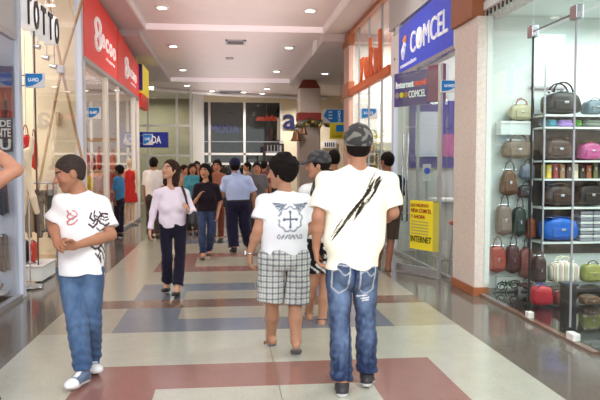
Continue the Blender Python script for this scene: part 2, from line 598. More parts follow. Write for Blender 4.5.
# ---------------------------------------------------------------- right: COMCEL sign
cs = thing('shop_sign', 'blue illuminated COMCEL shop sign with white capitals above the phone shop', 'sign', (2.93, 10.0, 3.1))
MB().prism([(2.93, 11.48, 3.12), (2.93, 8.62, 3.08), (2.93, 8.62, 3.92), (2.93, 11.48, 3.86)], (0.08, 0, 0)).build('sign_box', bluesign, cs)
MB().box(2.92, 2.99, 8.60, 11.5, 3.05, 3.10).build('sign_rim', steel, cs)
MB().box(2.92, 2.99, 8.54, 8.62, 3.05, 3.98).build('sign_edge', whitem, cs)
text_mesh('lettering', 'COMCEL', whiteglow, (2.925, 10.72, 3.32), (0, -1, 0), (0, 0, 1), 0.33, 1.85, 0.02, cs, bold=0.0)
text_mesh('lettering', 'www.comcel.com', whiteglow, (2.925, 11.35, 3.17), (0, -1, 0), (0, 0, 1), 0.07, 0.95, 0.01, cs)
# the emblem: little man with an orange cap, and a globe over the O
m = MB()
m.tube([(2.925, 11.18, 3.30), (2.92, 11.12, 3.42), (2.925, 11.06, 3.56)], [0.02, 0.05, 0.03], 8)
m.tube([(2.925, 11.2, 3.4), (2.92, 11.02, 3.52)], 0.022, 8)
m.build('emblem', whiteglow, cs)
MB().tube([(2.92, 11.05, 3.58), (2.92, 11.0, 3.66)], [0.045, 0.02], 8).build('emblem_cap', mat('emblem_orange', (245, 160, 60), 0.5, emit=0.3), cs)
m = MB()
m.lathe((2.915, 10.22, 3.5), [(0.001, -0.13), (0.09, -0.09), (0.12, 0), (0.09, 0.09), (0.001, 0.13)], 14, sx=0.2)
m.build('emblem_globe', whiteglow, cs, smooth=True)
ws = thing('white_sign_box', 'white blank sign box between the phone shop sign and the orange letters', 'sign', (2.95, 11.8, 3.1))
MB().box(2.93, 3.0, 11.52, 12.06, 3.12, 3.80).build('sign_panel', white, ws, bevel=0.005)
MB().box(2.925, 2.93, 11.74, 11.80, 3.38, 3.42).build('sign_logo', navym, ws)
struct(MB().box(2.94, 3.06, 11.5, 11.78, 3.8, 4.74).build('trim_6', bluew))
struct(MB().box(2.94, 3.02, 11.86, 12.02, 0, 3.12).build('trim_7', bluew))

# phone shop glass and its open door
win = struct(MB().box(2.97, 2.978, 9.0, 11.86, 0.05, 3.05).build('window_4', clear))
MB().box(2.95, 3.0, 8.52, 11.86, 0, 0.05).build('window_sill', alum, win)
MB().box(2.955, 2.995, 10.4, 10.44, 0.05, 3.05).build('mullion', alum, win)
win = struct(MB().box(2.93, 2.938, 8.52, 8.92, 0.05, 3.05).build('window_5', clear))
P0, P1 = Vector((2.86, 8.94, 0)), Vector((2.48, 9.70, 0))
dv = (P1 - P0).normalized(); nv = Vector((dv.y, -dv.x, 0))


def slab(p, q, z0, z1, t, name, m_, parent):
    d = (q - p).normalized(); n_ = Vector((d.y, -d.x, 0)) * t / 2
    return MB().prism([(p + n_) + Vector((0, 0, z0)), (q + n_) + Vector((0, 0, z0)), (q - n_) + Vector((0, 0, z0)), (p - n_) + Vector((0, 0, z0))], (0, 0, z1 - z0)).build(name, m_, parent)


dr = slab(P0, P1, 0.10, 2.86, 0.010, 'door_1', clearg, None)
struct(dr)
slab(P0, P1, 0.02, 0.12, 0.05, 'door_rail', alum, dr)
slab(P0 + dv * -0.02, P0 + dv * 0.03, 0.0, 2.9, 0.04, 'door_stile', alum, dr)
for u_ in (0.60, 0.70):
    q = P0 + dv * u_ - nv * 0.05
    h_ = MB(); h_.tube([q + Vector((0, 0, 0.75)), q + Vector((0, 0, 2.0))], 0.014, 8)
    for z in (0.85, 1.9): h_.tube([q + Vector((0, 0, z)), q + nv * 0.05 + Vector((0, 0, z))], 0.01, 6)
    h_.build('door_handle', steel, dr, smooth=True)

# violet banner box over the door
vb = thing('banner_sign', 'violet internet banner box mounted above the open glass door', 'sign', (2.7, 9.3, 2.4))
B0, B1 = Vector((2.80, 9.28, 0)), Vector((2.47, 9.86, 0))
slab(B0, B1, 2.40, 2.88, 0.05, 'sign_panel', bluedark, vb)
slab(B0 + Vector((0.0, 0, 0)), Vector((2.93, 9.0, 0)), 2.42, 2.92, 0.05, 'sign_end', mat('magenta_violet', (132, 60, 110), 0.4, emit=0.05), vb)
bd = (B1 - B0).normalized(); bn = Vector((bd.y, -bd.x, 0))
if bn.y > 0: bn = -bn
ox = B1 + bn * 0.03
text_mesh('lettering', 'Internet', whiteglow, ox - bd * 0.04 + Vector((0, 0, 2.66)), -bd, (0, 0, 1), 0.10, 0.36, 0.008, vb, bold=0.02)
text_mesh('lettering', 'movil', redglow, ox - bd * 0.42 + Vector((0, 0, 2.67)), -bd, (0, 0, 1), 0.09, 0.22, 0.008, vb, bold=0.02)
text_mesh('lettering', 'COMCEL', whiteglow, ox - bd * 0.30 + Vector((0, 0, 2.51)), -bd, (0, 0, 1), 0.10, 0.33, 0.008, vb)
for k, mm in enumerate((mat('badge_grey', (150, 140, 160), 0.5), yellowm, mat('badge_orange', (190, 120, 80), 0.5))):
    c = ox - bd * (0.075 + k * 0.09) + Vector((0, 0, 2.56))
    MB().tube([c, c + bn * 0.01], 0.042, 14).build('badge', mm, vb)

# yellow poster on the glass door
yp = thing('poster', 'yellow poster with red and black handwritten lines taped to the glass door', 'poster', (2.7, 9.2, 0.7))
PA, PB = at(412, 200, 9.36), at(441, 205, 8.80)
pd = Vector((PB.x - PA.x, PB.y - PA.y, 0)).normalized(); pn = Vector((pd.y, -pd.x, 0))
W_ = (Vector((PB.x, PB.y, 0)) - Vector((PA.x, PA.y, 0))).length
q0 = Vector((PA.x, PA.y, 0)) + pn * 0.03
zt, zb = 1.06, 0.38
MB().prism([q0 + Vector((0, 0, zb)), q0 + pd * W_ * 0.80 + Vector((0, 0, zb)), q0 + pd * W_ * 0.80 + Vector((0, 0, zt)), q0 + Vector((0, 0, zt))], pn * 0.004).build('sheet', yellowm, yp)
MB().prism([q0 + pd * W_ * 0.80 + Vector((0, 0, zb)), q0 + pd * W_ + Vector((0, 0, zb + 0.01)), q0 + pd * W_ + Vector((0, 0, zt - 0.02)), q0 + pd * W_ * 0.80 + Vector((0, 0, zt))], pn * 0.004).build('sheet_edge', mat('poster_olive', (196, 186, 70), 0.6), yp)
redink = mat('red_ink', (170, 40, 20), 0.6)
greyink = mat('grey_ink', (170, 160, 110), 0.6)
blackink = mat('black_ink', (60, 50, 10), 0.6)
e_ = q0 + pn * 0.008
for tx, z, h, wf, mm in (('LO NUEVO', 0.97, 0.045, 0.62, redink), ('VIDA COMCEL', 0.89, 0.055, 0.72, redink), ('Y AHORA', 0.81, 0.050, 0.50, redink), ('INTERNET', 0.48, 0.085, 0.72, blackink)):
    text_mesh('lettering', tx, mm, e_ + pd * W_ * 0.04 + Vector((0, 0, z)), pd, (0, 0, 1), h, W_ * wf, 0.003, yp, bold=0.02)
for k in range(5):
    MB().prism([e_ + pd * W_ * 0.06 + Vector((0, 0, 0.76 - k * 0.042)), e_ + pd * W_ * 0.66 + Vector((0, 0, 0.76 - k * 0.042)), e_ + pd * W_ * 0.66 + Vector((0, 0, 0.772 - k * 0.042)), e_ + pd * W_ * 0.06 + Vector((0, 0, 0.772 - k * 0.042))], pn * 0.003).build('text_line', greyink, yp)

# ---------------------------------------------------------------- right: shop with orange letters
win = struct(MB().box(2.99, 2.998, 12.1, 16.3, 0.05, 4.66).build('window_6', clear))
for y in (13.0, 14.2, 15.3):
    MB().box(2.975, 3.01, y, y + 0.04, 0.05, 4.66).build('mullion', alum, win)
MB().box(2.96, 3.03, 12.1, 16.3, 0, 0.05).build('window_sill', alum, win)
ot = struct(MB().box(2.90, 3.02, 12.08, 16.3, 3.20, 3.36).build('trim_8', orange, bevel=0.008))
pil = struct(MB().box(2.91, 3.02, 16.2, 16.9, 0, 4.7).build('column_pink', mat('pink_pillar', (196, 160, 146), 0.5, noise=0.05), bevel=0.01))
MB().box(2.88, 3.03, 16.08, 16.95, 4.42, 4.72).build('column_capital', brick, pil, bevel=0.01)
MB().box(2.88, 3.03, 16.08, 16.95, 3.20, 3.54).build('column_ring', brick, pil, bevel=0.01)
struct(MB().box(2.91, 3.02, 12.1, 16.2, 4.64, 4.74).build('trim_9', brick))
ol = thing('letter_sign', 'orange upright shop letters standing on the orange beam at right', 'sign', (2.95, 13.8, 3.36))
for ch, ya, yb, h in (('y', 14.75, 14.35, 0.50), ('o', 14.25, 13.85, 0.46), ('k', 13.75, 13.40, 0.78), ('a', 13.30, 12.98, 0.50), ('l', 12.90, 12.72, 0.78)):
    text_mesh('letter', ch, orange, (2.90, ya, 3.34), (0, -1, 0), (0, 0, 1), h, ya - yb, 0.04, ol, bold=0.055)

# ---------------------------------------------------------------- right: bag shop glass
win = struct(MB().box(3.0, 3.008, 6.50, 7.70, 0.03, 3.32).build('window_7', clearg))
win2 = struct(MB().box(3.0, 3.008, 5.66, 6.46, 0.03, 2.82).build('window_8', clearg))
win3 = struct(MB().box(3.0, 3.008, 3.3, 5.62, 0.03, 2.82).build('window_9', clearg))
win4 = struct(MB().box(3.0, 3.008, 3.3, 6.46, 2.86, 3.32).build('window_10', clearg))
MB().box(2.995, 3.012, 6.475, 6.487, 0.03, 2.9).build('window_edge', black, win)
MB().box(2.98, 3.03, 7.0, 7.70, 0.0, 0.03).build('window_sill', alum, win)
struct(MB().box(2.96, 3.04, 5.2, 7.7, 0.0, 0.025).build('trim_10', brownt))
for y in (6.48, 5.64):
    MB().box(2.965, 3.03, y - 0.06, y + 0.06, 2.80, 2.92).build('glass_clamp', steel, win2, bevel=0.006)
    MB().box(2.972, 3.02, y - 0.045, y + 0.045, 2.815, 2.905).build('clamp_cover', mat('clamp_rose', (170, 120, 125), 0.3), win2)
MB().tube([(3.0, 6.44, 2.86), (3.0, 5.70, 2.86)], 0.008, 6).build('glass_rail', steel, win2)
MB().box(2.97, 3.04, 5.53, 5.66, 0.0, 0.085).build('patch_fitting', whitem, win2, bevel=0.008)
MB().box(2.975, 3.035, 6.42, 6.50, 0.0, 0.085).build('patch_fitting', whitem, win2, bevel=0.006)
MB().box(2.996, 3.012, 5.645, 5.655, 0.12, 2.8).build('window_edge', alum, win2)
for k in range(9):
    y = 7.66 - k * 0.055 * 2
    MB().box(2.985, 3.0, y - 0.012, y + 0.012, 3.27, 3.33).build('glass_clip', black, win)

# ---------------------------------------------------------------- back of the hall
PXL, PXR = at(299, 120, 24).x, at(320.5, 120, 24).x
pl = struct(MB().box(PXL, PXR, 24.0, 24.75, 0, 4.28).build('column_stone', pillarm, bevel=0.03))
m = MB()
m.add([(PXL, 23.98, 4.26), (PXR, 23.98, 4.26), (PXR, 24.77, 4.26), (PXL, 24.77, 4.26), (PXL + 0.16, 24.1, 4.56), (PXR - 0.16, 24.1, 4.56), (PXR - 0.16, 24.65, 4.56), (PXL + 0.16, 24.65, 4.56)],
      [(0, 1, 2, 3), (4, 5, 6, 7), (0, 1, 5, 4), (1, 2, 6, 5), (2, 3, 7, 6), (3, 0, 4, 7)])
m.build('column_capital', mat('maroon_paint', (128, 62, 46), 0.6), pl)
MB().box(PXL - 0.03, PXR + 0.03, 23.96, 24.78, 3.14, 3.40).build('column_band', mat('maroon_band', (140, 44, 40), 0.6), pl)

# left-hand glass front at the back
m = MB()
win = struct(MB().box(-8.9, -1.45, 28.0, 28.02, 0.05, 4.6).build('window_11', hazy))
for x in (-6.2, -4.4, -3.2, -2.05, -1.5):
    MB().box(x, x + 0.09, 27.95, 28.05, 0, 4.6).build('mullion', whitem, win)
for z in (1.9, 3.1):
    MB().box(-8.9, -1.45, 27.96, 28.04, z, z + 0.08).build('transom', whitem, win)
struct(MB().box(-8.9, -1.5, 32, 32.1, 0, 4.6).build('wall_back_left', mat('olive_wall', (176, 166, 144), 0.7, noise=0.1, scale=1.5)))
struct(MB().box(-1.45, -0.98, 29.6, 30.2, 0, 4.6).build('column_white', whitem, bevel=0.02))
# wide dark window
win = struct(MB().box(-0.98, 2.45, 30.0, 30.02, 0.05, 4.3).build('window_12', hazy))
for x in (-0.80, 0.72, 2.32):
    MB().box(x, x + 0.10, 29.94, 30.04, 0, 4.3).build('mullion', whitem, win)
for z, t in ((1.98, 0.10), (1.55, 0.10), (2.55, 0.04)):
    MB().box(-0.98, 2.45, 29.94, 30.04, z, z + t).build('transom', whitem if t > 0.05 else alum, win)
struct(MB().box(-0.98, 9, 29.9, 30.1, 4.28, 4.62).build('wall_back_header', creamy))
struct(MB().box(2.42, 9, 29.95, 30.1, 0, 4.3).build('wall_back_store', creamy))
ps = thing('mirrored_sign', 'purple glowing word standing in for a reflection in the wide back window', 'sign', (0.0, 31, 3.1))  # glowing letters behind the pane imitate a purple reflection in it
MB().box(-0.8,0.6,31.05,31.1,2.9,4.3).build('backboard', dark, ps)
MB().tube([(-0.1,31.08,4.3),(-0.1,31.08,4.62)],0.02,6).build('hanger',steel,ps)
text_mesh('lettering', 'MODA', purpleglow, (-0.72, 31.0, 3.0), (1, 0, 0), (0, 0, 1), 0.36, 1.25, 0.03, ps, bold=0.0)
rs = thing('mirrored_sign', 'small red glowing word standing in for a reflection in the wide back window', 'sign', (1.6, 31, 3.6))  # red glowing letters in place of a reflection on the pane
MB().tube([(1.8,31.02,3.7),(1.8,31.02,4.62)],0.02,6).build('hanger',steel,rs)
text_mesh('lettering', 'saldo', redglow, (1.30, 31.0, 3.55), (1, 0, 0), (0, 0, 1), 0.26, 1.0, 0.03, rs, bold=0.05, shear=0.3)

al = thing('letter_sign', 'dark navy alo letters on the cream store wall behind the pillar', 'sign', (2.9, 29.9, 3.1))
p = at(283, 133, 29.9)
for ch, x0, wd, h in (('a', p.x, 0.58, 0.66), ('l', p.x + 0.66, 0.11, 0.98), ('o', p.x + 0.86, 0.58, 0.66)):
    text_mesh('letter', ch, navym, (x0, 29.9, 3.12), (1, 0, 0), (0, 0, 1), h, wd, 0.08, al, bold=0.012)
sb = thing('wall_board', 'narrow grey board on the cream wall left of the navy letters', 'board', (2.35, 29.9, 2.2))
a, b = at(277, 118, 29.9), at(280, 140, 29.9)
MB().box(a.x, a.x + 0.14, 29.85, 29.93, b.z, a.z).build('board', mat('board_grey', (120, 112, 96), 0.5), sb)
kb = thing('notice_board', 'white notice board with a row of dark letters on the far wall', 'board', (4, 29.9, 2.0))
a, b = at(322, 141, 29.9), at(336, 148, 29.9)
MB().box(a.x, b.x, 29.84, 29.93, b.z, a.z).build('board', white, kb)
text_mesh('lettering', 'IIIII', mat('dark_ink', (50, 50, 50), 0.6), (a.x + 0.12, 29.83, b.z + 0.06), (1, 0, 0), (0, 0, 1), 0.18, 0.42, 0.01, kb, bold=0.02)
# ---------------------------------------------------------------- recessed downlights
lampm = mat('lamp_glow', (255, 250, 240), 0.5, noise=0.0, emit=7.0)
DL = []


def downlight(x, y, z, label, power=120, first=None, lamp=True):
    if first is None:
        t = thing('downlight', label, 'ceiling light', (x, y, z), 'round recessed downlights')
        m = MB()
        m.lathe((x, y, z - 0.035), [(0.10, 0.0), (0.135, 0.0), (0.15, 0.012), (0.15, 0.035)], 24)
        m.build('trim_ring', white, t, smooth=True)
        MB().lathe((x, y, z - 0.042), [(0.10, 0), (0.10, 0.01)], 24).build('lamp', lampm, t)
    else:
        t = dup(first, Vector((x, y, z)) - Vector(first.location), label)
    if lamp:
        l = bpy.data.lights.new('downlight_lamp', 'SPOT')
        l.energy = power; l.spot_size = math.radians(150); l.spot_blend = 0.8; l.shadow_soft_size = 0.10
        l.color = (1.0, 0.95, 0.90)
        o = bpy.data.objects.new('lamp_light', l); COL.objects.link(o)
        o.parent = t; o.location = (0, 0, -0.08)
    DL.append(t)
    return t


d0 = None
spec_ = [(-1.35, 14.8, 4.90, 'round downlight in the near ceiling bay beside the red fascia'),
         (1.80, 14.75, 4.90, 'round downlight in the near ceiling bay toward the orange letters'),
         (-1.42, 18.7, 4.76, 'left round downlight just past the first ceiling step'),
         (1.70, 18.6, 4.76, 'right round downlight just past the first ceiling step'),
         (-1.46, 23.3, 4.76, 'left round downlight before the second ceiling step'),
         (1.70, 23.3, 4.76, 'right round downlight before the second ceiling step'),
         (-1.50, 26.4, 4.60, 'left round downlight just beyond the second ceiling step'),
         (1.60, 27.2, 4.60, 'right round downlight just beyond the second ceiling step')]
for x, y, z, lb in spec_:
    t = downlight(x, y, z, lb, 150, d0)
    d0 = d0 or t
for x, y, lb in ((-1.35, 10.3, 'round downlight over the totto shop front'), (1.8, 10.3, 'round downlight over the phone shop front'),
                 (-1.35, 5.8, 'round downlight over the shoe window'), (1.8, 5.8, 'round downlight over the bag shop glass'),
                 (-1.35, 1.4, 'round downlight above the photographer on the left'), (1.8, 1.4, 'round downlight above the photographer on the right')):
    downlight(x, y, 4.90, lb, 150, d0)
for x, y, lb in ((-3.3, 24.6, 'round downlight over the glass front left of the hall'), (-2.9, 27.0, 'round downlight near the white mullions at back left'),
                 (-0.6, 28.3, 'small round downlight before the wide back window at its left'), (1.5, 29.0, 'small round downlight before the middle of the back window')):
    downlight(x, y, 4.60, lb, 60, d0)

for i, x in enumerate((-0.4, 0.4, 1.1, 1.9)):
    downlight(x, 31.4, 4.60, ('first', 'second', 'third', 'fourth')[i] + ' downlight from the left behind the wide back window', 70, d0)
for x, lb in ((0.7, 'middle'), (3.2, 'right')):  # extra spots added only to brighten the dim back of the hall
    downlight(x, 28.6, 4.60, lb + ' added downlight brightening the cream wall at the back', 600, d0)
downlight(3.2, 22.2, 4.56, 'round downlight added in front of the far pillar', 120, d0)  # extra spot added to lift the dim pillar
# ---------------------------------------------------------------- air grilles and a smoke detector
def grille(x0, x1, y0, y1, z, label):
    t = thing('ceiling_vent', label, 'vent', ((x0 + x1) / 2, (y0 + y1) / 2, z))
    m = MB()
    m.box(x0, x1, y0, y0 + 0.05, z - 0.03, z); m.box(x0, x1, y1 - 0.05, y1, z - 0.03, z)
    m.box(x0, x0 + 0.05, y0, y1, z - 0.03, z); m.box(x1 - 0.05, x1, y0, y1, z - 0.03, z)
    m.build('vent_frame', alum, t)
    s = MB()
    n = int((y1 - y0) / 0.08)
    for i in range(n):
        yy = y0 + 0.06 + i * (y1 - y0 - 0.1) / n
        s.prism([(x0 + 0.04, yy, z - 0.005), (x1 - 0.04, yy, z - 0.005), (x1 - 0.04, yy + 0.03, z - 0.03), (x0 + 0.04, yy + 0.03, z - 0.03)], (0, 0, 0.004))
    s.build('slats', mat('vent_grey', (120, 112, 110), 0.5), t)
    MB().box(x0 + 0.04, x1 - 0.04, y0 + 0.04, y1 - 0.04, z - 0.004, z).build('backing', dark, t)


grille(-0.02, 0.50, 17.7, 18.3, 4.76, 'rectangular grey air grille just past the first ceiling step')
grille(-0.3, 0.6, 28.2, 28.9, 4.60, 'long grey air grille near the back window')
t = thing('smoke_detector', 'small round smoke detector on the middle of the hall ceiling', 'detector', (0.1, 20.7, 4.76))
MB().lathe((0.1, 20.7, 4.70), [(0.05, 0), (0.11, 0.02), (0.12, 0.06)], 18).build('housing', alum, t, smooth=True)

# slanted white pointer hanging below the right soffit
a, b, c, d = at(313, 42, 17.5), at(318, 36, 17.5), at(316.5, 50, 17.5), at(312, 57, 17.5)
t = thing('hanging_sign', 'narrow white slanted sign hanging under the right ceiling soffit', 'sign', (a.x, 17.5, b.z))
MB().prism([a, b, c, d], (0, 0.04, 0)).build('sign_panel', white, t)
MB().tube([(b.x - 0.03, 17.52, b.z - 0.05), (b.x - 0.03, 17.52, 4.76)], 0.008, 6).build('hanger', steel, t)

# ---------------------------------------------------------------- little blue and white shop flags
def flag(px0, py0, px1, py1, Y, label, word='U-HO', fix=None, first=True):
    a = at(px0, py0, Y); b = at(px1, py1, Y)
    t = thing('blade_sign', label, 'sign', (a.x, Y, b.z), 'small blue and white blade signs')
    w, h = b.x - a.x, a.z - b.z
    MB().box(a.x, b.x, Y, Y + 0.025, b.z, a.z).build('sign_panel', white, t, bevel=0.004)
    pts = [(a.x + 0.01, Y - 0.004, a.z - h * 0.04), (a.x + w * 0.88, Y - 0.004, a.z - h * 0.04)]
    for i in range(7):
        u = i / 6
        pts.append((a.x + w * (0.88 - 0.5 * u ** 1.6), Y - 0.004, a.z - h * (0.35 + 0.5 * u)))
    pts += [(a.x + 0.01, Y - 0.004, b.z + h * 0.08)]
    MB().prism(pts, (0, 0.005, 0)).build('blue_field', cyanm, t)
    text_mesh('lettering', word, whiteglow, (a.x + w * 0.18, Y - 0.006, b.z + h * 0.42), (1, 0, 0), (0, 0, 1), h * 0.26, w * 0.52, 0.004, t, bold=0.02)
    x1 = fix if fix is not None else (a.x - 0.15)
    for z in (a.z - h * 0.15, b.z + h * 0.15):
        MB().tube([(x1, Y + 0.012, z), (a.x if x1 < a.x else b.x, Y + 0.012, z)], 0.008, 6).build('bracket', steel, t)


flag(24.5, 73, 45, 88, 8.32, 'blue and white blade sign beside the totto entrance', fix=-2.40)
flag(88, 107, 101, 119, 12.9, 'blue and white blade sign behind the first pane under the red fascia', fix=-2.75)
flag(441, 80, 460, 92.5, 8.60, 'blue and white blade sign on the granite column by the violet banner', fix=2.98)
flag(143, 134, 153, 145, 19.9, 'blue and white blade sign past the end of the red fascia', fix=-2.9)
# hanging blue banner and yellow banner by the far pillar
t = thing('hanging_banner', 'big blue and white banner on the right of the far pillar', 'banner', (3.6, 22, 3.2))
a, b = at(323, 109, 22), at(344, 123, 22)
MB().box(a.x, b.x, 22, 22.04, b.z, a.z).build('banner_cloth', white, t)
MB().prism([(a.x + 0.02, 21.99, (a.z + b.z) / 2), (a.x + 0.12, 21.99, a.z - 0.02), (b.x - 0.01, 21.99, a.z - 0.02), (b.x - 0.01, 21.99, b.z + 0.02), (a.x + 0.25, 21.99, b.z + 0.02)], (0, 0.012, 0)).build('blue_field', cyanm, t)
for i in range(3):
    MB().box(a.x + 0.18, a.x + 0.30, 21.975, 21.99, a.z - 0.12 - i * 0.1, a.z - 0.08 - i * 0.1).build('mark', white, t)
text_mesh('lettering', 'U-HO', whiteglow, (b.x - 0.12, 21.98, b.z + 0.05), (0, 0, 1), (-1, 0, 0), 0.09, 0.34, 0.01, t)
MB().tube([(b.x - 0.03, 22.02, a.z), (b.x - 0.03, 22.02, 4.56)], 0.012, 6).build('hanger', steel, t)
t = thing('hanging_banner', 'yellow banner with a blue corner below the big blue banner', 'banner', (3.8, 22.3, 2.7))
a, b = at(330, 123, 22.3), at(344, 139, 22.3)
MB().box(a.x, b.x, 22.3, 22.34, b.z, a.z).build('banner_cloth', yellowm, t)
MB().box(a.x + 0.2, b.x - 0.01, 22.285, 22.3, b.z + 0.24, a.z - 0.06).build('blue_field', cyanm, t)
text_mesh('lettering', 'U-HO', mat('dark_ink', (50, 50, 50), 0.6), (a.x + 0.08, 22.29, b.z + 0.06), (1, 0, 0), (0, 0, 1), 0.06, 0.3, 0.01, t)
MB().tube([(b.x - 0.1, 22.32, a.z), (b.x - 0.1, 22.32, 4.56)], 0.012, 6).build('hanger', steel, t)
t = thing('box_sign', 'deep blue box sign with white capitals behind the red fascia shop', 'sign', (-2.6, 20.6, 2.2))
a, b = at(151, 132, 20.6), at(168, 147.5, 20.6)
MB().box(-3.0, b.x, 20.6, 20.8, b.z, a.z).build('sign_box', mat('deep_blue', (20, 40, 150), 0.35, emit=0.15), t, bevel=0.01)
text_mesh('lettering', 'ADA', whiteglow, (b.x - 0.62, 20.59, b.z + 0.12), (1, 0, 0), (0, 0, 1), 0.22, 0.42, 0.01, t, bold=0.02)
MB().box(-3.0, -2.9, 19.84, 20.75, b.z - 0.06, b.z).build('bracket', steel, t)

# ---------------------------------------------------------------- christmas garland with bells on the far pillar
t = thing('garland', 'green garland with bells and bows wrapped round the far pillar', 'garland', (3.2, 23.9, 2.9))
random.seed(4)
m = MB()
gc = []
for i in range(41):
    u = i / 40
    x = 2.42 + 1.35 * u
    z = 3.10 - 0.18 * math.sin(u * PI * 3) ** 2 + (-0.2 * (1 - min(1, u * 6)))
    gc.append((x, 23.86 - 0.05 * math.sin(u * 9), z))
for p in gc:
    for k in range(7):
        d = Vector((random.uniform(-1, 1), random.uniform(-0.6, 0.2), random.uniform(-1, 1))).normalized() * random.uniform(0.08, 0.17)
        q = Vector(p)
        s = d.cross(Vector((0, 1, 0.3))).normalized() * 0.03
        m.add([q + s, q + d, q - s, q + Vector((0, -0.02, 0))], [(0, 1, 2), (0, 3, 1), (3, 2, 1)])
m.tube(gc, 0.05, 6)
m.build('leaves', mat('garland_green', (72, 74, 40), 0.7, noise=0.3, scale=20), t)
goldm = mat('gold_bauble', (186, 150, 70), 0.3, metal=0.6)
bronze = mat('bronze_bell', (128, 86, 52), 0.35, metal=0.5)
for x, z in ((2.8, 2.95), (3.0, 3.05), (3.25, 2.92), (3.5, 3.02)):
    MB().lathe((x, 23.78, z - 0.06), [(0.005, 0), (0.05, 0.02), (0.07, 0.06), (0.05, 0.11), (0.005, 0.13)], 12).build('bauble', goldm, t, smooth=True)
for x, z, s in ((2.42, 2.62, 1.3), (2.68, 2.78, 0.9)):
    MB().lathe((x, 23.80, z - 0.18 * s), [(0.17 * s, 0), (0.16 * s, 0.02), (0.11 * s, 0.10 * s), (0.09 * s, 0.22 * s), (0.04 * s, 0.29 * s), (0.01, 0.31 * s)], 16).build('bell', bronze, t, smooth=True)

# dark slatted kiosk frame standing in the hall near the back window
t = thing('kiosk_frame', 'dark open slatted kiosk frame standing before the back store wall', 'kiosk', (1.7, 21.0, 0))
a = at(264, 143.5, 21); b = at(284, 150, 21)
m = MB()
for x in (a.x, b.x - 0.05):
    for y in (21.0, 21.7): m.box(x, x + 0.05, y, y + 0.05, 0, a.z)
m.box(a.x, b.x, 21.0, 21.05, a.z - 0.05, a.z); m.box(a.x, b.x, 21.7, 21.75, a.z - 0.05, a.z)
m.box(a.x, a.x + 0.05, 21.0, 21.75, a.z - 0.05, a.z); m.box(b.x - 0.05, b.x, 21.0, 21.75, a.z - 0.05, a.z)
m.build('frame', mat('kiosk_dark', (70, 62, 58), 0.5), t)
for i in range(5):
    x = a.x + 0.1 + i * (b.x - a.x - 0.2) / 4
    MB().box(x, x + 0.03, 21.0, 21.04, a.z - 0.24, a.z - 0.05).build('slat', alum, t)
MB().box(a.x, b.x, 21.0, 21.04, a.z - 0.28, a.z - 0.24).build('rail', alum, t)
# ================================================================ people: signed-distance bodies and clothes, meshed with surface nets
def vec(*a): return np.array(a, dtype=np.float64)


def nrm(v):
    v = np.asarray(v, float)
    return v / max(np.linalg.norm(v), 1e-9)


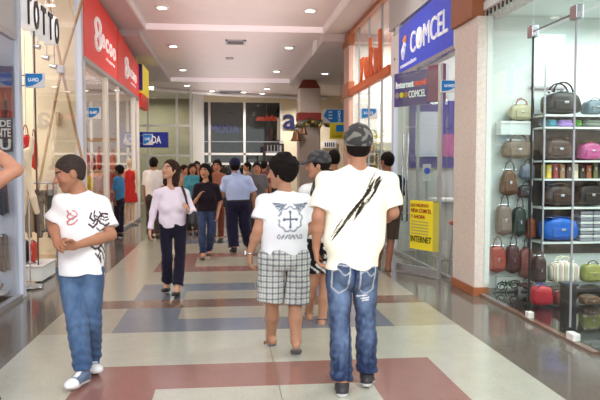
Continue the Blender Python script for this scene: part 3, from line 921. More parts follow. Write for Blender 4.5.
class Vol:
    def __init__(s, lo, hi, h):
        s.h = h
        s.lo = np.array(lo, float)
        s.n = np.maximum(((np.array(hi) - s.lo) / h).astype(int) + 2, 4)
        s.D = np.full(s.n, 0.2, np.float32)

    def _sub(s, lo, hi):
        i0 = np.clip(((lo - s.lo) / s.h).astype(int), 0, s.n - 1)
        i1 = np.clip(((hi - s.lo) / s.h).astype(int) + 2, 1, s.n)
        if np.any(i1 <= i0): return None
        ax = [s.lo[k] + s.h * np.arange(i0[k], i1[k]) for k in range(3)]
        X, Y, Z = np.meshgrid(*ax, indexing='ij')
        return (slice(i0[0], i1[0]), slice(i0[1], i1[1]), slice(i0[2], i1[2])), X, Y, Z

    def _comb(s, sl, d, k, op):
        A = s.D[sl]
        if op == 'u':
            if k > 0:
                t = np.clip(0.5 + 0.5 * (A - d) / k, 0, 1)
                s.D[sl] = A + (d - A) * t - k * t * (1 - t)
            else:
                s.D[sl] = np.minimum(A, d)
        elif op == 's':
            d = -d
            if k > 0:
                t = np.clip(0.5 - 0.5 * (A - d) / k, 0, 1)
                s.D[sl] = A + (d - A) * t + k * t * (1 - t)
            else:
                s.D[sl] = np.maximum(A, d)

    def cone(s, a, b, ra, rb, k=0.02, op='u', flat=None, cap=False):
        """round cone; flat=(axis, factor) makes it thinner along axis by factor; cap cuts it square at b"""
        a, b = np.asarray(a, float), np.asarray(b, float)
        R = max(ra, rb) + max(k, 0.01) + 2 * s.h
        r_ = s._sub(np.minimum(a, b) - R, np.maximum(a, b) + R)
        if r_ is None: return
        sl, X, Y, Z = r_
        px, py, pz = X - a[0], Y - a[1], Z - a[2]
        d = b - a
        if flat is not None:
            n, f = nrm(flat[0]), flat[1]
            q = (px * n[0] + py * n[1] + pz * n[2]) * (f - 1)
            px, py, pz = px + q * n[0], py + q * n[1], pz + q * n[2]
            d = d + n * np.dot(d, n) * (f - 1)
        L2 = max(np.dot(d, d), 1e-9)
        t = np.clip((px * d[0] + py * d[1] + pz * d[2]) / L2, 0, 1)
        D = np.sqrt((px - d[0] * t) ** 2 + (py - d[1] * t) ** 2 + (pz - d[2] * t) ** 2) - (ra + (rb - ra) * t)
        if cap:
            u = nrm(b - a)
            D = np.maximum(D, (X - b[0]) * u[0] + (Y - b[1]) * u[1] + (Z - b[2]) * u[2])
        s._comb(sl, D.astype(np.float32), k, op)

    def ell(s, c, rad, fr=None, k=0.02, op='u'):
        c = np.asarray(c, float); rad = np.asarray(rad, float)
        fr = np.eye(3) if fr is None else fr
        R = rad.max() + max(k, 0.01) + 2 * s.h
        r_ = s._sub(c - R, c + R)
        if r_ is None: return
        sl, X, Y, Z = r_
        x, y, z = X - c[0], Y - c[1], Z - c[2]
        u = [(x * fr[i][0] + y * fr[i][1] + z * fr[i][2]) for i in range(3)]
        k0 = np.sqrt(sum((u[i] / rad[i]) ** 2 for i in range(3)))
        k1 = np.sqrt(sum((u[i] / rad[i] ** 2) ** 2 for i in range(3)))
        D = k0 * (k0 - 1) / np.maximum(k1, 1e-6)
        s._comb(sl, D.astype(np.float32), k, op)

    def each(s, fn):
        ax = [s.lo[k] + s.h * np.arange(s.n[k]) for k in range(3)]
        X, Y, Z = ax[0][:, None, None], ax[1][None, :, None], ax[2][None, None, :]
        s.D = fn(s.D, X, Y, Z).astype(np.float32)

    def mesh(s):
        D = s.D
        D[0], D[-1], D[:, 0], D[:, -1], D[:, :, 0], D[:, :, -1] = 0.1, 0.1, 0.1, 0.1, 0.1, 0.1
        ins = D < 0
        nx, ny, nz = D.shape
        c = np.zeros((nx - 1, ny - 1, nz - 1), np.int8)
        for dx in (0, 1):
            for dy in (0, 1):
                for dz in (0, 1):
                    c += ins[dx:nx - 1 + dx, dy:ny - 1 + dy, dz:nz - 1 + dz]
        act = (c > 0) & (c < 8)
        idx = np.argwhere(act)
        n = len(idx)
        if n == 0: return np.zeros((0, 3)), []
        acc = np.zeros((n, 3)); cnt = np.zeros(n)
        corner = [(0, 0, 0), (1, 0, 0), (0, 1, 0), (1, 1, 0), (0, 0, 1), (1, 0, 1), (0, 1, 1), (1, 1, 1)]
        vals = [D[idx[:, 0] + q[0], idx[:, 1] + q[1], idx[:, 2] + q[2]] for q in corner]
        for i, j in ((0, 1), (2, 3), (4, 5), (6, 7), (0, 2), (1, 3), (4, 6), (5, 7), (0, 4), (1, 5), (2, 6), (3, 7)):
            m_ = (vals[i] < 0) != (vals[j] < 0)
            t = np.where(m_, vals[i] / np.where(m_, vals[i] - vals[j], 1), 0)[:, None]
            pi, pj = np.array(corner[i], float), np.array(corner[j], float)
            acc += m_[:, None] * (pi + (pj - pi) * t)
            cnt += m_
        V = s.lo + (idx + acc / cnt[:, None]) * s.h
        vid = np.full(act.shape, -1, np.int64)
        vid[idx[:, 0], idx[:, 1], idx[:, 2]] = np.arange(n)
        F = []
        for ax_ in range(3):
            sl0 = [slice(None)] * 3; sl1 = [slice(None)] * 3
            sl0[ax_] = slice(0, -1); sl1[ax_] = slice(1, None)
            A, B = ins[tuple(sl0)], ins[tuple(sl1)]
            e = np.argwhere(A != B)
            u, v = [k for k in range(3) if k != ax_]
            e = e[(e[:, u] > 0) & (e[:, v] > 0)]
            e = e[(e[:, u] < act.shape[u]) & (e[:, v] < act.shape[v])]
            flip = ~A[e[:, 0], e[:, 1], e[:, 2]]
            def cid(du, dv):
                q = e.copy(); q[:, u] -= du; q[:, v] -= dv
                return vid[q[:, 0], q[:, 1], q[:, 2]]
            Q = np.stack([cid(1, 1), cid(0, 1), cid(0, 0), cid(1, 0)], 1)
            if ax_ == 1: flip = ~flip
            Q[flip] = Q[flip][:, ::-1]
            F.append(Q)
        F = np.concatenate(F)
        F = F[(F >= 0).all(1)]
        return V, F

    def build(s, name, m, colfn, parent, smooth_it=1):
        V, F = s.mesh()
        if len(V) == 0: return None
        # light laplacian smoothing
        for _ in range(smooth_it):
            acc = np.zeros_like(V); cnt = np.zeros(len(V))
            for a, b in ((0, 1), (1, 2), (2, 3), (3, 0)):
                np.add.at(acc, F[:, a], V[F[:, b]]); np.add.at(cnt, F[:, a], 1)
                np.add.at(acc, F[:, b], V[F[:, a]]); np.add.at(cnt, F[:, b], 1)
            V = V * 0.5 + 0.5 * acc / np.maximum(cnt, 1)[:, None]
        me = bpy.data.meshes.new(name)
        me.vertices.add(len(V)); me.vertices.foreach_set('co', V.ravel())
        me.loops.add(len(F) * 4); me.loops.foreach_set('vertex_index', F.ravel())
        me.polygons.add(len(F)); me.polygons.foreach_set('loop_start', np.arange(len(F)) * 4)
        me.polygons.foreach_set('loop_total', np.full(len(F), 4))
        me.polygons.foreach_set('use_smooth', np.ones(len(F), bool))
        me.update(calc_edges=True)
        me.validate()
        C = colfn(V) if callable(colfn) else np.tile(np.array(L(colfn))[:3], (len(V), 1))
        at_ = me.color_attributes.new('Col', 'FLOAT_COLOR', 'POINT')
        at_.data.foreach_set('color', np.concatenate([C, np.ones((len(V), 1))], 1).ravel().astype(np.float32))
        me.materials.append(m)
        o = bpy.data.objects.new(name, me)
        COL.objects.link(o)
        put(o, parent)
        return o


skinm = vcmat('skin', 0.5, 0.35, sss=0.05)
clothm = vcmat('woven_cloth', 0.9, 0.1, bump=0.25, scale=260, sheen=0.1)
denimm = vcmat('denim_cloth', 0.85, 0.15, bump=0.5, scale=420, sheen=0.1)
hairm = vcmat('hair', 0.75, 0.12, bump=0.6, scale=90)
shoem = vcmat('shoe_leather', 0.5, 0.4, bump=0.2, scale=100)


def frame(f, up=(0, 0, 1)):
    f = nrm(f); r = nrm(np.cross(f, up)); u = np.cross(r, f)
    return np.stack([r, f, u])


def lin(rgb): return np.array(L(rgb))[:3]


def wrinkle(X, Y, Z, amp, seed=0, sc=1.0):
    a = np.sin(X * 31 * sc + Z * 17 * sc + seed + 1.7 * np.sin(Z * 13 * sc + Y * 9 + seed * 2))
    b = np.sin(-X * 23 * sc + Z * 39 * sc + Y * 15 * sc + seed * 3 + 1.5 * np.sin(X * 14 * sc + seed))
    c = np.sin(Z * 8 * sc + X * 11 * sc + seed * 5)
    return amp * (0.55 * a + 0.45 * b * (0.5 + 0.5 * c))


def vnoise(V, sc, seed=0):
    rs = np.random.RandomState(seed)
    T_ = rs.rand(4096)
    q = V * sc + 100.0
    i = np.floor(q).astype(int); f = q - i; f = f * f * (3 - 2 * f)
    out = 0
    for dx in (0, 1):
        for dy in (0, 1):
            for dz in (0, 1):
                hsh = ((i[:, 0] + dx) * 73856093 ^ (i[:, 1] + dy) * 19349663 ^ (i[:, 2] + dz) * 83492791) & 4095
                out = out + T_[hsh] * (f[:, 0] if dx else 1 - f[:, 0]) * (f[:, 1] if dy else 1 - f[:, 1]) * (f[:, 2] if dz else 1 - f[:, 2])
    return out


def hand(V, w, d, side, n, s=1.0, curl=0.45, spread=1.0):
    """w wrist, d direction of the hand, side towards the thumb, n palm normal (fingers curl that way)"""
    d = nrm(d); side = nrm(side - np.dot(side, d) * d); n = nrm(n - np.dot(n, d) * d - np.dot(n, side) * side)
    lens = (0.92, 1.0, 0.94, 0.74)
    for i, o in enumerate((0.031, 0.011, -0.010, -0.030)):
        k = w + d * (0.088 - 0.004 * abs(i - 1)) * s + side * o * s
        V.cone(w + side * o * 0.5 * s, k, 0.017 * s, 0.0125 * s, 0.012)
        p, ang = k, 0.15
        dd = nrm(d + side * o * 1.2 * spread)
        for seg, (ln, r0, r1) in enumerate(((0.043, 0.0105, 0.0095), (0.027, 0.0095, 0.0085), (0.022, 0.0085, 0.0072))):
            ang += curl * (0.8 + 0.3 * seg)
            q = p + (dd * math.cos(ang) + n * math.sin(ang)) * ln * lens[i] * s
            V.cone(p, q, r0 * s, r1 * s, 0.003)
            p = q
    b = w + d * 0.022 * s + side * 0.020 * s
    k = b + (d * 0.62 + side * 0.62 + n * 0.30) * 0.046 * s
    V.cone(b, k, 0.019 * s, 0.0125 * s, 0.012)
    k2 = k + nrm(d * 0.9 + side * 0.25 + n * 0.35) * 0.032 * s
    V.cone(k, k2, 0.0122 * s, 0.0105 * s, 0.004)
    V.cone(k2, k2 + nrm(d * 0.95 + n * 0.35) * 0.024 * s, 0.0105 * s, 0.0085 * s, 0.003)


def head_sdf(V, c, fr, s, female=False):
    r, f, u = fr
    P = lambda x, y, z: c + (r * x + f * y + u * z) * s
    V.ell(P(0, -0.012, 0.028), vec(0.077, 0.098, 0.090) * s, fr, 0.02)
    V.ell(P(0, 0.018, -0.020), vec(0.066, 0.075, 0.080) * s, fr, 0.02)
    V.cone(P(0, 0.030, -0.055), P(0, 0.062, -0.098), 0.048 * s, (0.020 if female else 0.024) * s, 0.02)
    for q in (-1, 1):
        V.cone(P(q * 0.052, 0.0, -0.052), P(q * 0.018, 0.064, -0.092), 0.020 * s, 0.016 * s, 0.025)
        V.ell(P(q * 0.040, 0.062, -0.030), vec(0.022, 0.018, 0.022) * s, fr, 0.02)
        V.ell(P(q * 0.078, -0.008, -0.012), vec(0.012, 0.022, 0.033) * s, fr, 0.006)
        V.ell(P(q * 0.033, 0.098, 0.004), vec(0.018, 0.015, 0.011) * s, fr, 0.012, 's')
        V.ell(P(q * 0.032, 0.073, 0.003), vec(0.0135, 0.0125, 0.010) * s, fr, 0.004)
    V.cone(P(-0.035, 0.080, 0.024), P(0.035, 0.080, 0.024), 0.011 * s, 0.011 * s, 0.012)
    V.cone(P(0, 0.086, 0.010), P(0, 0.110, -0.030), 0.008 * s, 0.0135 * s, 0.008)
    for q in (-1, 1): V.ell(P(q * 0.012, 0.098, -0.033), vec(0.009, 0.010, 0.008) * s, fr, 0.005)
    V.cone(P(-0.018, 0.086, -0.058), P(0.018, 0.086, -0.058), 0.0075 * s, 0.0075 * s, 0.005)
    V.cone(P(-0.014, 0.084, -0.070), P(0.014, 0.084, -0.070), 0.008 * s, 0.008 * s, 0.005)


def skin_color(base, c, fr, s, lips=(150, 84, 74), brow=(40, 28, 22), beard=0.0):
    b = lin(base); lp = lin(lips); br = lin(brow)
    def fn(V):
        q = (V - c) @ fr.T / s
        C = np.tile(b, (len(V), 1))
        v = 1 + 0.05 * np.sin(V[:, 0] * 37 + V[:, 2] * 29) * np.sin(V[:, 1] * 31 + 1)
        C *= v[:, None]
        near = (np.abs(q[:, 2]) < 0.15) & (q[:, 1] > 0.03)
        lipm = near & (np.abs(q[:, 2] + 0.064) < 0.010) & (np.abs(q[:, 0]) < 0.024) & (q[:, 1] > 0.07)
        C[lipm] = lp
        brm = near & (np.abs(q[:, 2] - 0.028 - 0.0) < 0.006) & (np.abs(np.abs(q[:, 0]) - 0.033) < 0.021)
        C[brm] = br
        ex = np.abs(q[:, 0]) - 0.032
        eye = near & (np.abs(ex) < 0.011) & (np.abs(q[:, 2] - 0.004) < 0.0048) & (q[:, 1] > 0.072)
        C[eye] = lin((188, 176, 166))
        C[eye & (np.abs(ex) < 0.0055)] = lin((30, 20, 16))
        if beard:
            bm_ = (q[:, 2] < -0.045) & (q[:, 2] > -0.125) & (q[:, 1] > -0.02) & ~lipm
            C[bm_] = C[bm_] * (1 - beard) + br * beard
        ck = near & (np.abs(np.abs(q[:, 0]) - 0.042) < 0.02) & (np.abs(q[:, 2] + 0.03) < 0.02)
        C[ck] *= vec(1.06, 0.94, 0.93)
        return C
    return fn


def bounds(pts, pad):
    a = np.array([np.asarray(p) for p in pts])
    return a.min(0) - pad, a.max(0) + pad


def person(S):
    """S: the pose and the clothes of one person; joints are given as points of the place"""
    Y0 = S['Y']; s = S.get('s', 1.0); w = S.get('w', 1.0) * s; h = S['h']
    def J(v):
        if v is None: return None
        return np.array(at(v[0], v[1], Y0 + (v[2] if len(v) > 2 else 0)))
    j = {k: J(v) for k, v in S['j'].items()}
    bf = frame(S['face'] + (0,)); hf = frame(S.get('look', S['face'] + (0,)), S.get('hup', (0, 0, 1)))
    fwd = bf[1]
    gp = (j['an_a'] + j['an_b']) / 2
    root = thing('person', S['label'], 'person', (round(float(gp[0]), 3), round(float(gp[1]), 3), 0.0))
    msh = (j['sh_a'] + j['sh_b']) / 2
    pel = (j['hip_a'] + j['hip_b']) / 2
    spine = nrm(msh - pel)
    shr = nrm(j['sh_b'] - j['sh_a'])
    tf = nrm(np.cross(spine, shr)); tf = tf if np.dot(tf, fwd) > 0 else -tf
    out_b = nrm(vec(shr[0], shr[1], 0))
    shr = np.cross(tf, spine)
    fr = np.stack([shr, tf, spine])
    shw = np.linalg.norm(j['sh_b'] - j['sh_a']) / 2
    cw = max(0.125 * s, min(0.185 * w, shw * 0.92)) if not S.get('side') else 0.14 * w
    hipw = np.linalg.norm(j['hip_b'] - j['hip_a']) / 2 + 0.075 * w
    skin = S.get('skin', (186, 132, 100))
    toe = {}
    for q in 'ab':
        toe[q] = nrm(j['toe_' + q] - j['an_' + q]) if ('toe_' + q) in j else nrm(fwd)
    # ---- body
    pts = [j['head'] + vec(0, 0, 0.15) * s, j['head']] + [j[k + q] for k in ('sh_', 'el_', 'wr_', 'kn_', 'an_') for q in 'ab']
    for q in 'ab':
        hd = nrm(j['ha_' + q] - j['wr_' + q]); pts.append(j['wr_' + q] + hd * 0.17 * s)
        pts.append(j['an_' + q] + vec(toe[q][0], toe[q][1], 0) * 0.18 * s); pts.append(vec(j['an_' + q][0], j['an_' + q][1], 0))
    lo, hi = bounds(pts, 0.13)
    lo[2] = max(lo[2], -0.03)
    V = Vol(lo, hi, h)
    cc = msh - spine * 0.15 * s
    V.ell(cc, vec(cw, 0.112 * w, 0.20 * s), fr, 0.05)
    V.ell((msh * 0.42 + pel * 0.58), vec(cw * 0.84, 0.100 * w, 0.19 * s), fr, 0.06)
    V.ell(pel + spine * 0.03 * s, vec(hipw * 0.95, 0.115 * w, 0.13 * s), fr, 0.06)
    V.cone(j['sh_a'] - spine * 0.004, j['sh_b'] - spine * 0.004, 0.048 * w, 0.048 * w, 0.04)
    nb = msh + (j['neck'] - msh) * 0.6
    V.cone(nb, j['head'] - hf[2] * 0.055 * s - hf[1] * 0.015 * s, 0.060 * w, 0.053 * s * (0.85 if S.get('female') else 1), 0.035)
    for q in 'ab':
        V.cone(nb, j['sh_' + q], 0.050 * w, 0.040 * w, 0.04)
        sh, el, wr = j['sh_' + q], j['el_' + q], j['wr_' + q]
        fa = 0.82 if S.get('female') else 1.0
        V.cone(sh, el, 0.056 * w * fa, 0.040 * w * fa, 0.02)
        V.cone(el, el + (wr - el) * 0.35, 0.040 * w * fa, 0.043 * w * fa, 0.02)
        V.cone(el + (wr - el) * 0.35, wr, 0.042 * w * fa, 0.026 * w * fa, 0.015)
        hd = nrm(j['ha_' + q] - wr)
        hn = np.asarray(S.get('palm_' + q, tuple(-out_b if q == 'b' else out_b)), float)
        sd = np.asarray(S.get('thumb_' + q, tuple(fwd)), float)
        hand(V, wr, hd, sd, hn, s * (0.9 if S.get('female') else 1.0), S.get('curl', 0.35))
        hp, kn, an = j['hip_' + q], j['kn_' + q], j['an_' + q]
        V.cone(hp, kn, 0.088 * w, 0.056 * w, 0.04)
        V.cone(kn, an, 0.052 * w, 0.036 * w, 0.02)
        back = -nrm(vec(toe[q][0], toe[q][1], 0)) * 0.016 * w
        V.cone(kn + (an - kn) * 0.12 + back * 0.5, kn + (an - kn) * 0.42 + back, 0.046 * w, 0.050 * w, 0.03)
        V.cone(kn + (an - kn) * 0.42 + back, an, 0.048 * w, 0.033 * w, 0.03)
        td = toe[q]
        foot_shape(V, an, td, s, S.get('foot', 'flat'))
    hs = s * S.get('hs', 1.08)
    head_sdf(V, j['head'], hf, hs, S.get('female', False))
    body = V.build('body', skinm, skin_color(skin, j['head'], hf, hs, beard=S.get('beard', 0.0)), root)
    # ---- hair
    hair_mesh(S, j['head'], hf, hs, h, root, j)
    # ---- top
    t = S.get('top')
    if t:
        pad = t.get('pad', 0.022)
        lo, hi = bounds([j[k] for k in ('sh_a', 'sh_b', 'el_a', 'el_b', 'hip_a', 'hip_b')] + ([j['wr_a'], j['wr_b']] if t['sleeve'] > 1 else []), 0.2)
        V = Vol(lo, hi, h)
        V.ell(cc, vec(cw + pad, 0.112 * w + pad, 0.20 * s + pad), fr, 0.05)
        V.ell((msh * 0.45 + pel * 0.55), vec(cw * t.get('waist', 0.95) + pad, 0.103 * w + pad, 0.22 * s), fr, 0.07)
        V.cone((msh * 0.3 + pel * 0.7) - shr * cw * 0.45, (msh * 0.3 + pel * 0.7) + shr * cw * 0.45, (cw * 0.55 + pad) * 0.85, (cw * 0.55 + pad) * 0.85, 0.06, flat=(tf, 1.0))
        V.ell(pel + spine * 0.0, vec(hipw + pad * 0.7, 0.122 * w + pad, 0.2 * s), fr, 0.06)
        V.cone(j['sh_a'] - spine * 0.006, j['sh_b'] - spine * 0.006, 0.050 * w + pad * 0.5, 0.046 * w + pad * 0.5, 0.04)
        if S.get('female'):
            for q in (-1, 1): V.ell(cc + tf * 0.075 * s + shr * q * 0.075 * s - spine * 0.03, vec(0.07, 0.06, 0.07) * s, fr, 0.04)
        hem = pel + spine * t.get('hem', -0.02)
        amp = t.get('amp', 0.006)
        sd_ = S.get('seed', 1)
        V.each(lambda D, X, Y, Z: np.maximum(D, hem[2] + 0.005 * np.sin(X * 22 + sd_) + (X - hem[0]) * t.get('tilt', 0) - Z))
        for q in 'ab':
            V.cone(nb, j['sh_' + q], 0.050 * w + pad * 0.4, 0.044 * w + pad * 0.5, 0.04)
            sh, el, wr = j['sh_' + q], j['el_' + q], j['wr_' + q]
            sl = t['sleeve']
            if sl <= 1:
                e = sh + (el - sh) * sl
                V.cone(sh, e, 0.056 * w + pad * 0.4, 0.052 * w + pad * t.get('flare', 1.0), 0.03, cap=True)
            else:
                V.cone(sh, el, 0.052 * w + pad * 0.4, 0.043 * w + pad * 0.5, 0.025)
                e = el + (wr - el) * (sl - 1)
                V.cone(el, e, 0.043 * w + pad * 0.5, 0.034 * w + pad * 0.4, 0.015, cap=True)
        V.each(lambda D, X, Y, Z: D + wrinkle(X, Y, Z, amp, sd_))
        nk = j['neck'] + (j['head'] - j['neck']) * 0.1
        nu = nrm(j['head'] - nb)
        V.cone(nk + tf * 0.012 + nu * 0.02, nk + nu * 0.2, t.get('collar', 0.066) * w, 0.09 * w, 0.006, 's')
        if t.get('vneck'):
            V.cone(nk + tf * 0.10 * s, nk + tf * 0.12 * s - spine * t['vneck'], 0.045 * s, 0.008, 0.006, 's')
        o = V.build(t.get('name', 'shirt'), clothm, t['col'](j, fr, cc, pel, s) if callable(t['col']) else t['col'], root)
        if t.get('label'): o['label'] = t['label']
        if t.get('collar_shirt'):
            V = Vol(nk - 0.14, nk + 0.14, h)
            V.cone(nk - nu * 0.03, nk + nu * 0.035, 0.078 * w, 0.070 * w, 0.01)
            V.cone(nk - nu * 0.10, nk + nu * 0.12, 0.066 * w, 0.062 * w, 0.004, 's')
            V.cone(nk + tf * 0.07, nk + tf * 0.12 - nu * 0.06, 0.03, 0.03, 0.004, 's')
            V.build('collar', clothm, t['collar_shirt'], root)
    # ---- trousers
    t = S.get('legs')
    if t:
        pad = t.get('pad', 0.014)
        pts = [pel, pel + vec(0, 0, 0.15)] + [j[k + q] for k in ('hip_', 'kn_') for q in 'ab'] + [j['an_a'], j['an_b']]
        lo, hi = bounds(pts, 0.18)
        V = Vol(lo, hi, h)
        V.ell(pel + spine * 0.03 * s, vec(hipw * 0.98 + pad, 0.118 * w + pad, 0.15 * s), fr, 0.05)
        V.ell(pel - tf * 0.04 * w - spine * 0.02, vec(hipw * 0.85 + pad, 0.10 * w + pad, 0.11 * s), fr, 0.05)
        r0, r1, r2 = t.get('r', (0.090, 0.060, 0.058))
        if t['len'] > 1:
            for q in 'ab':
                hp, kn, an = j['hip_' + q], j['kn_' + q], j['an_' + q]
                e = kn + (an - kn) * (t['len'] - 1)
                V.cone(hp, kn, r0 * w + pad, r1 * w + pad, 0.012)
                V.cone(kn, e, r1 * w + pad, r2 * w + pad, 0.02, cap=True)
                bk_ = -nrm(vec(toe[q][0], toe[q][1], 0)) * 0.016 * w
                V.cone(kn + (an - kn) * 0.15 + bk_ * 0.5, kn + (an - kn) * 0.5 + bk_, 0.054 * w + 0.006, 0.056 * w + 0.004, 0.03)
        else:
            for q in 'ab':
                hp, kn = j['hip_' + q], j['kn_' + q]
                e = hp + (kn - hp) * t['len']
                V.cone(hp, e, r0 * w + pad, r1 * w + pad, 0.008, cap=True)
        mk_ = (j['kn_a'] + j['kn_b']) / 2; mh_ = (j['hip_a'] + j['hip_b']) / 2
        lx = nrm(j['kn_b'] - j['kn_a'])
        if t['len'] <= 1: V.ell(mk_ + (mh_ - mk_) * 0.1, vec(0.007, 0.3, np.linalg.norm(mh_ - mk_) * 0.72), np.stack([lx, nrm(np.cross(vec(0, 0, 1), lx)), vec(0, 0, 1)]), 0.012, 's')
        amp = t.get('amp', 0.005)
        wz = pel[2] + t.get('waist', 0.09) * s
        kz = (j['kn_a'][2] + j['kn_b'][2]) / 2
        az = (j['an_a'][2] + j['an_b'][2]) / 2
        sd_ = S.get('seed', 1)
        def cut(D, X, Y, Z):
            low = np.clip((kz - Z) / max(kz - az, 0.1), 0, 1) ** 1.5
            kn_ = np.exp(-((Z - kz) / 0.09) ** 2)
            D = D + wrinkle(X, Y, Z, amp, sd_ + 3) + t.get('stack', 0.007) * (low + 0.5 * kn_) * np.sin(Z * 95 + 2.5 * np.sin(X * 25 + sd_) + Y * 12)
            return np.maximum(D, Z - wz)
        V.each(cut)
        o = V.build(t.get('name', 'trousers'), denimm if t.get('denim') else clothm, t['col'](j, fr, pel, s) if callable(t['col']) else t['col'], root)
        if t.get('belt'):
            V = Vol(*bounds([vec(pel[0], pel[1], wz)], vec(0.26, 0.2, 0.06)), h)
            V.ell(vec(pel[0], pel[1], wz - 0.01) + 0, vec(hipw + pad + 0.012, 0.125 * w + pad + 0.012, 0.5), np.stack([bf[0], bf[1], vec(0, 0, 1)]), 0)
            V.each(lambda D, X, Y, Z: np.maximum(D, np.abs(Z - (wz - 0.015)) - 0.022))
            V.build('belt', shoem, t['belt'], root)
    # ---- shoes
    for q in 'ab':
        shoe(S, j['an_' + q], toe[q], s, h, root)
    S['_'] = dict(j=j, fr=fr, root=root, pel=pel, msh=msh, cc=cc, cw=cw, s=s, w=w, hf=hf)
    return root


def foot_pts(an, td, s):
    """heel, ball and toe tip of a foot hanging from the ankle, sole on the ground when the foot is level"""
    td = nrm(td)
    hz = math.sqrt(max(1e-6, td[0] ** 2 + td[1] ** 2))
    fw = vec(td[0] / hz, td[1] / hz, 0)
    pitch_ = math.atan2(td[2], hz)         # level foot: ankle to toe points a little down
    tilt = pitch_ + 0.38
    d = fw * math.cos(tilt) + vec(0, 0, 1) * math.sin(tilt)
    up = -fw * math.sin(tilt) + vec(0, 0, 1) * math.cos(tilt)
    heel = an - up * 0.055 * s - d * 0.035 * s
    ball = an - up * 0.065 * s + d * 0.115 * s
    tip = an - up * 0.068 * s + d * 0.175 * s
    return heel, ball, tip, d, up


def foot_shape(V, an, td, s, kind):
    heel, ball, tip, d, up = foot_pts(an, td, s)
    V.cone(an, heel + up * 0.002, 0.034 * s, 0.030 * s, 0.02)
    V.cone(an, ball, 0.034 * s, 0.022 * s, 0.03)
    side = np.cross(d, up)
    V.cone(heel, ball, 0.028 * s, 0.024 * s, 0.02)
    V.ell(ball, vec(0.044, 0.05, 0.020) * s, np.stack([side, d, up]), 0.015)
    for i, o in enumerate((0.030, 0.014, 0.0, -0.013, -0.026)):
        V.cone(ball + side * o * 0.9 * s + d * 0.025 * s, tip + side * o * s - d * abs(i - 1) * 0.008 * s, 0.011 * s, (0.011 if i == 0 else 0.0085) * s, 0.006)


def shoe(S, an, td, s, h, root):
    k = S.get('shoe', {'kind': 'shoe', 'col': (30, 26, 26), 'sole': (20, 18, 18)})
    heel, ball, tip, d, up = foot_pts(an, td, s)
    side = np.cross(d, up)
    fr = np.stack([side, d, up])
    lo, hi = bounds([an, heel, tip], 0.09)
    hh = min(h, 0.008)
    V = Vol(lo, hi, hh)
    mid = (heel + tip) / 2
    if k['kind'] in ('flipflop', 'sandal'):
        V.ell(heel * 0.75 + tip * 0.25 - up * 0.026 * s, vec(0.038, 0.070, 0.05) * s, fr, 0.01)
        V.ell(ball - up * 0.020 * s, vec(0.050, 0.085, 0.05) * s, fr, 0.03)
        b = heel - up * 0.028 * s
        def cut(D, X, Y, Z):
            q = (X - b[0]) * up[0] + (Y - b[1]) * up[1] + (Z - b[2]) * up[2]
            return np.maximum(D, np.abs(q) - 0.010)
        V.each(cut)
        sand = V.build('sandal', shoem, k['col'], root)
        W = MB()
        t0 = ball + d * 0.035 * s + up * 0.018 * s + side * 0.012 * s
        for q in (-1, 1):
            W.tube([t0, ball + side * q * 0.040 * s + up * 0.016 * s - d * 0.03 * s, ball + side * q * 0.046 * s - up * 0.012 * s - d * 0.055 * s], 0.006, 6)
        if k['kind'] == 'sandal':
            ring = [an + (side * math.cos(a) + d * math.sin(a)) * 0.042 * s - up * 0.004 for a in np.linspace(0, 2 * PI, 17)]
            W.tube(ring, 0.009, 6)
            arc = [ball - d * 0.02 * s + side * math.cos(a) * 0.05 * s + up * (math.sin(a) * 0.036 - 0.012) * s for a in np.linspace(0, PI, 9)]
            W.tube(arc, 0.012, 6)
        W.build('strap', mat('strap_' + S['key'], k.get('strap', (60, 50, 44)), 0.6), root, smooth=True)
        return
    wd = k.get('wide', 1.0)
    V.cone(an - up * 0.01, heel + up * 0.006, 0.043 * s, 0.038 * s, 0.01)
    V.cone(an - up * 0.012, ball + up * 0.0, 0.043 * s, 0.036 * s, 0.03)
    V.cone(heel, ball + d * 0.02, 0.038 * s, 0.040 * s * wd, 0.02)
    V.ell(ball + d * 0.025 * s, vec(0.052 * wd, 0.070, 0.036) * s, fr, 0.02)
    b = heel - up * 0.034 * s
    def cut(D, X, Y, Z):
        q = (X - b[0]) * up[0] + (Y - b[1]) * up[1] + (Z - b[2]) * up[2]
        a = (X - an[0]) * up[0] + (Y - an[1]) * up[1] + (Z - an[2]) * up[2]
        return np.maximum(np.maximum(D, -q), a - k.get('top', 0.02))
    V.each(cut)
    c0, c1, c2 = lin(k['col']), lin(k.get('sole', (235, 235, 232))), lin(k.get('toe', k['col']))
    lc = lin(k.get('lace', k['col']))
    def colr(P):
        q = (P - b) @ up
        f = (P - heel) @ d
        sd = np.abs((P - heel) @ side)
        C = np.tile(c0, (len(P), 1))
        C[f > 0.17 * s] = c2
        l_ = (f > 0.075 * s) & (f < 0.15 * s) & (sd < 0.018) & (q > 0.045)
        C[l_] = lc
        st = k.get('stripe')
        if st: C[(f > 0.05 * s) & (f < 0.12 * s) & (np.sin(f * 160) > 0.2) & (q > 0.03) & (q < 0.06)] = lin(st)
        C[q < 0.024] = c1
        return C
    V.build('shoe', shoem, colr, root)


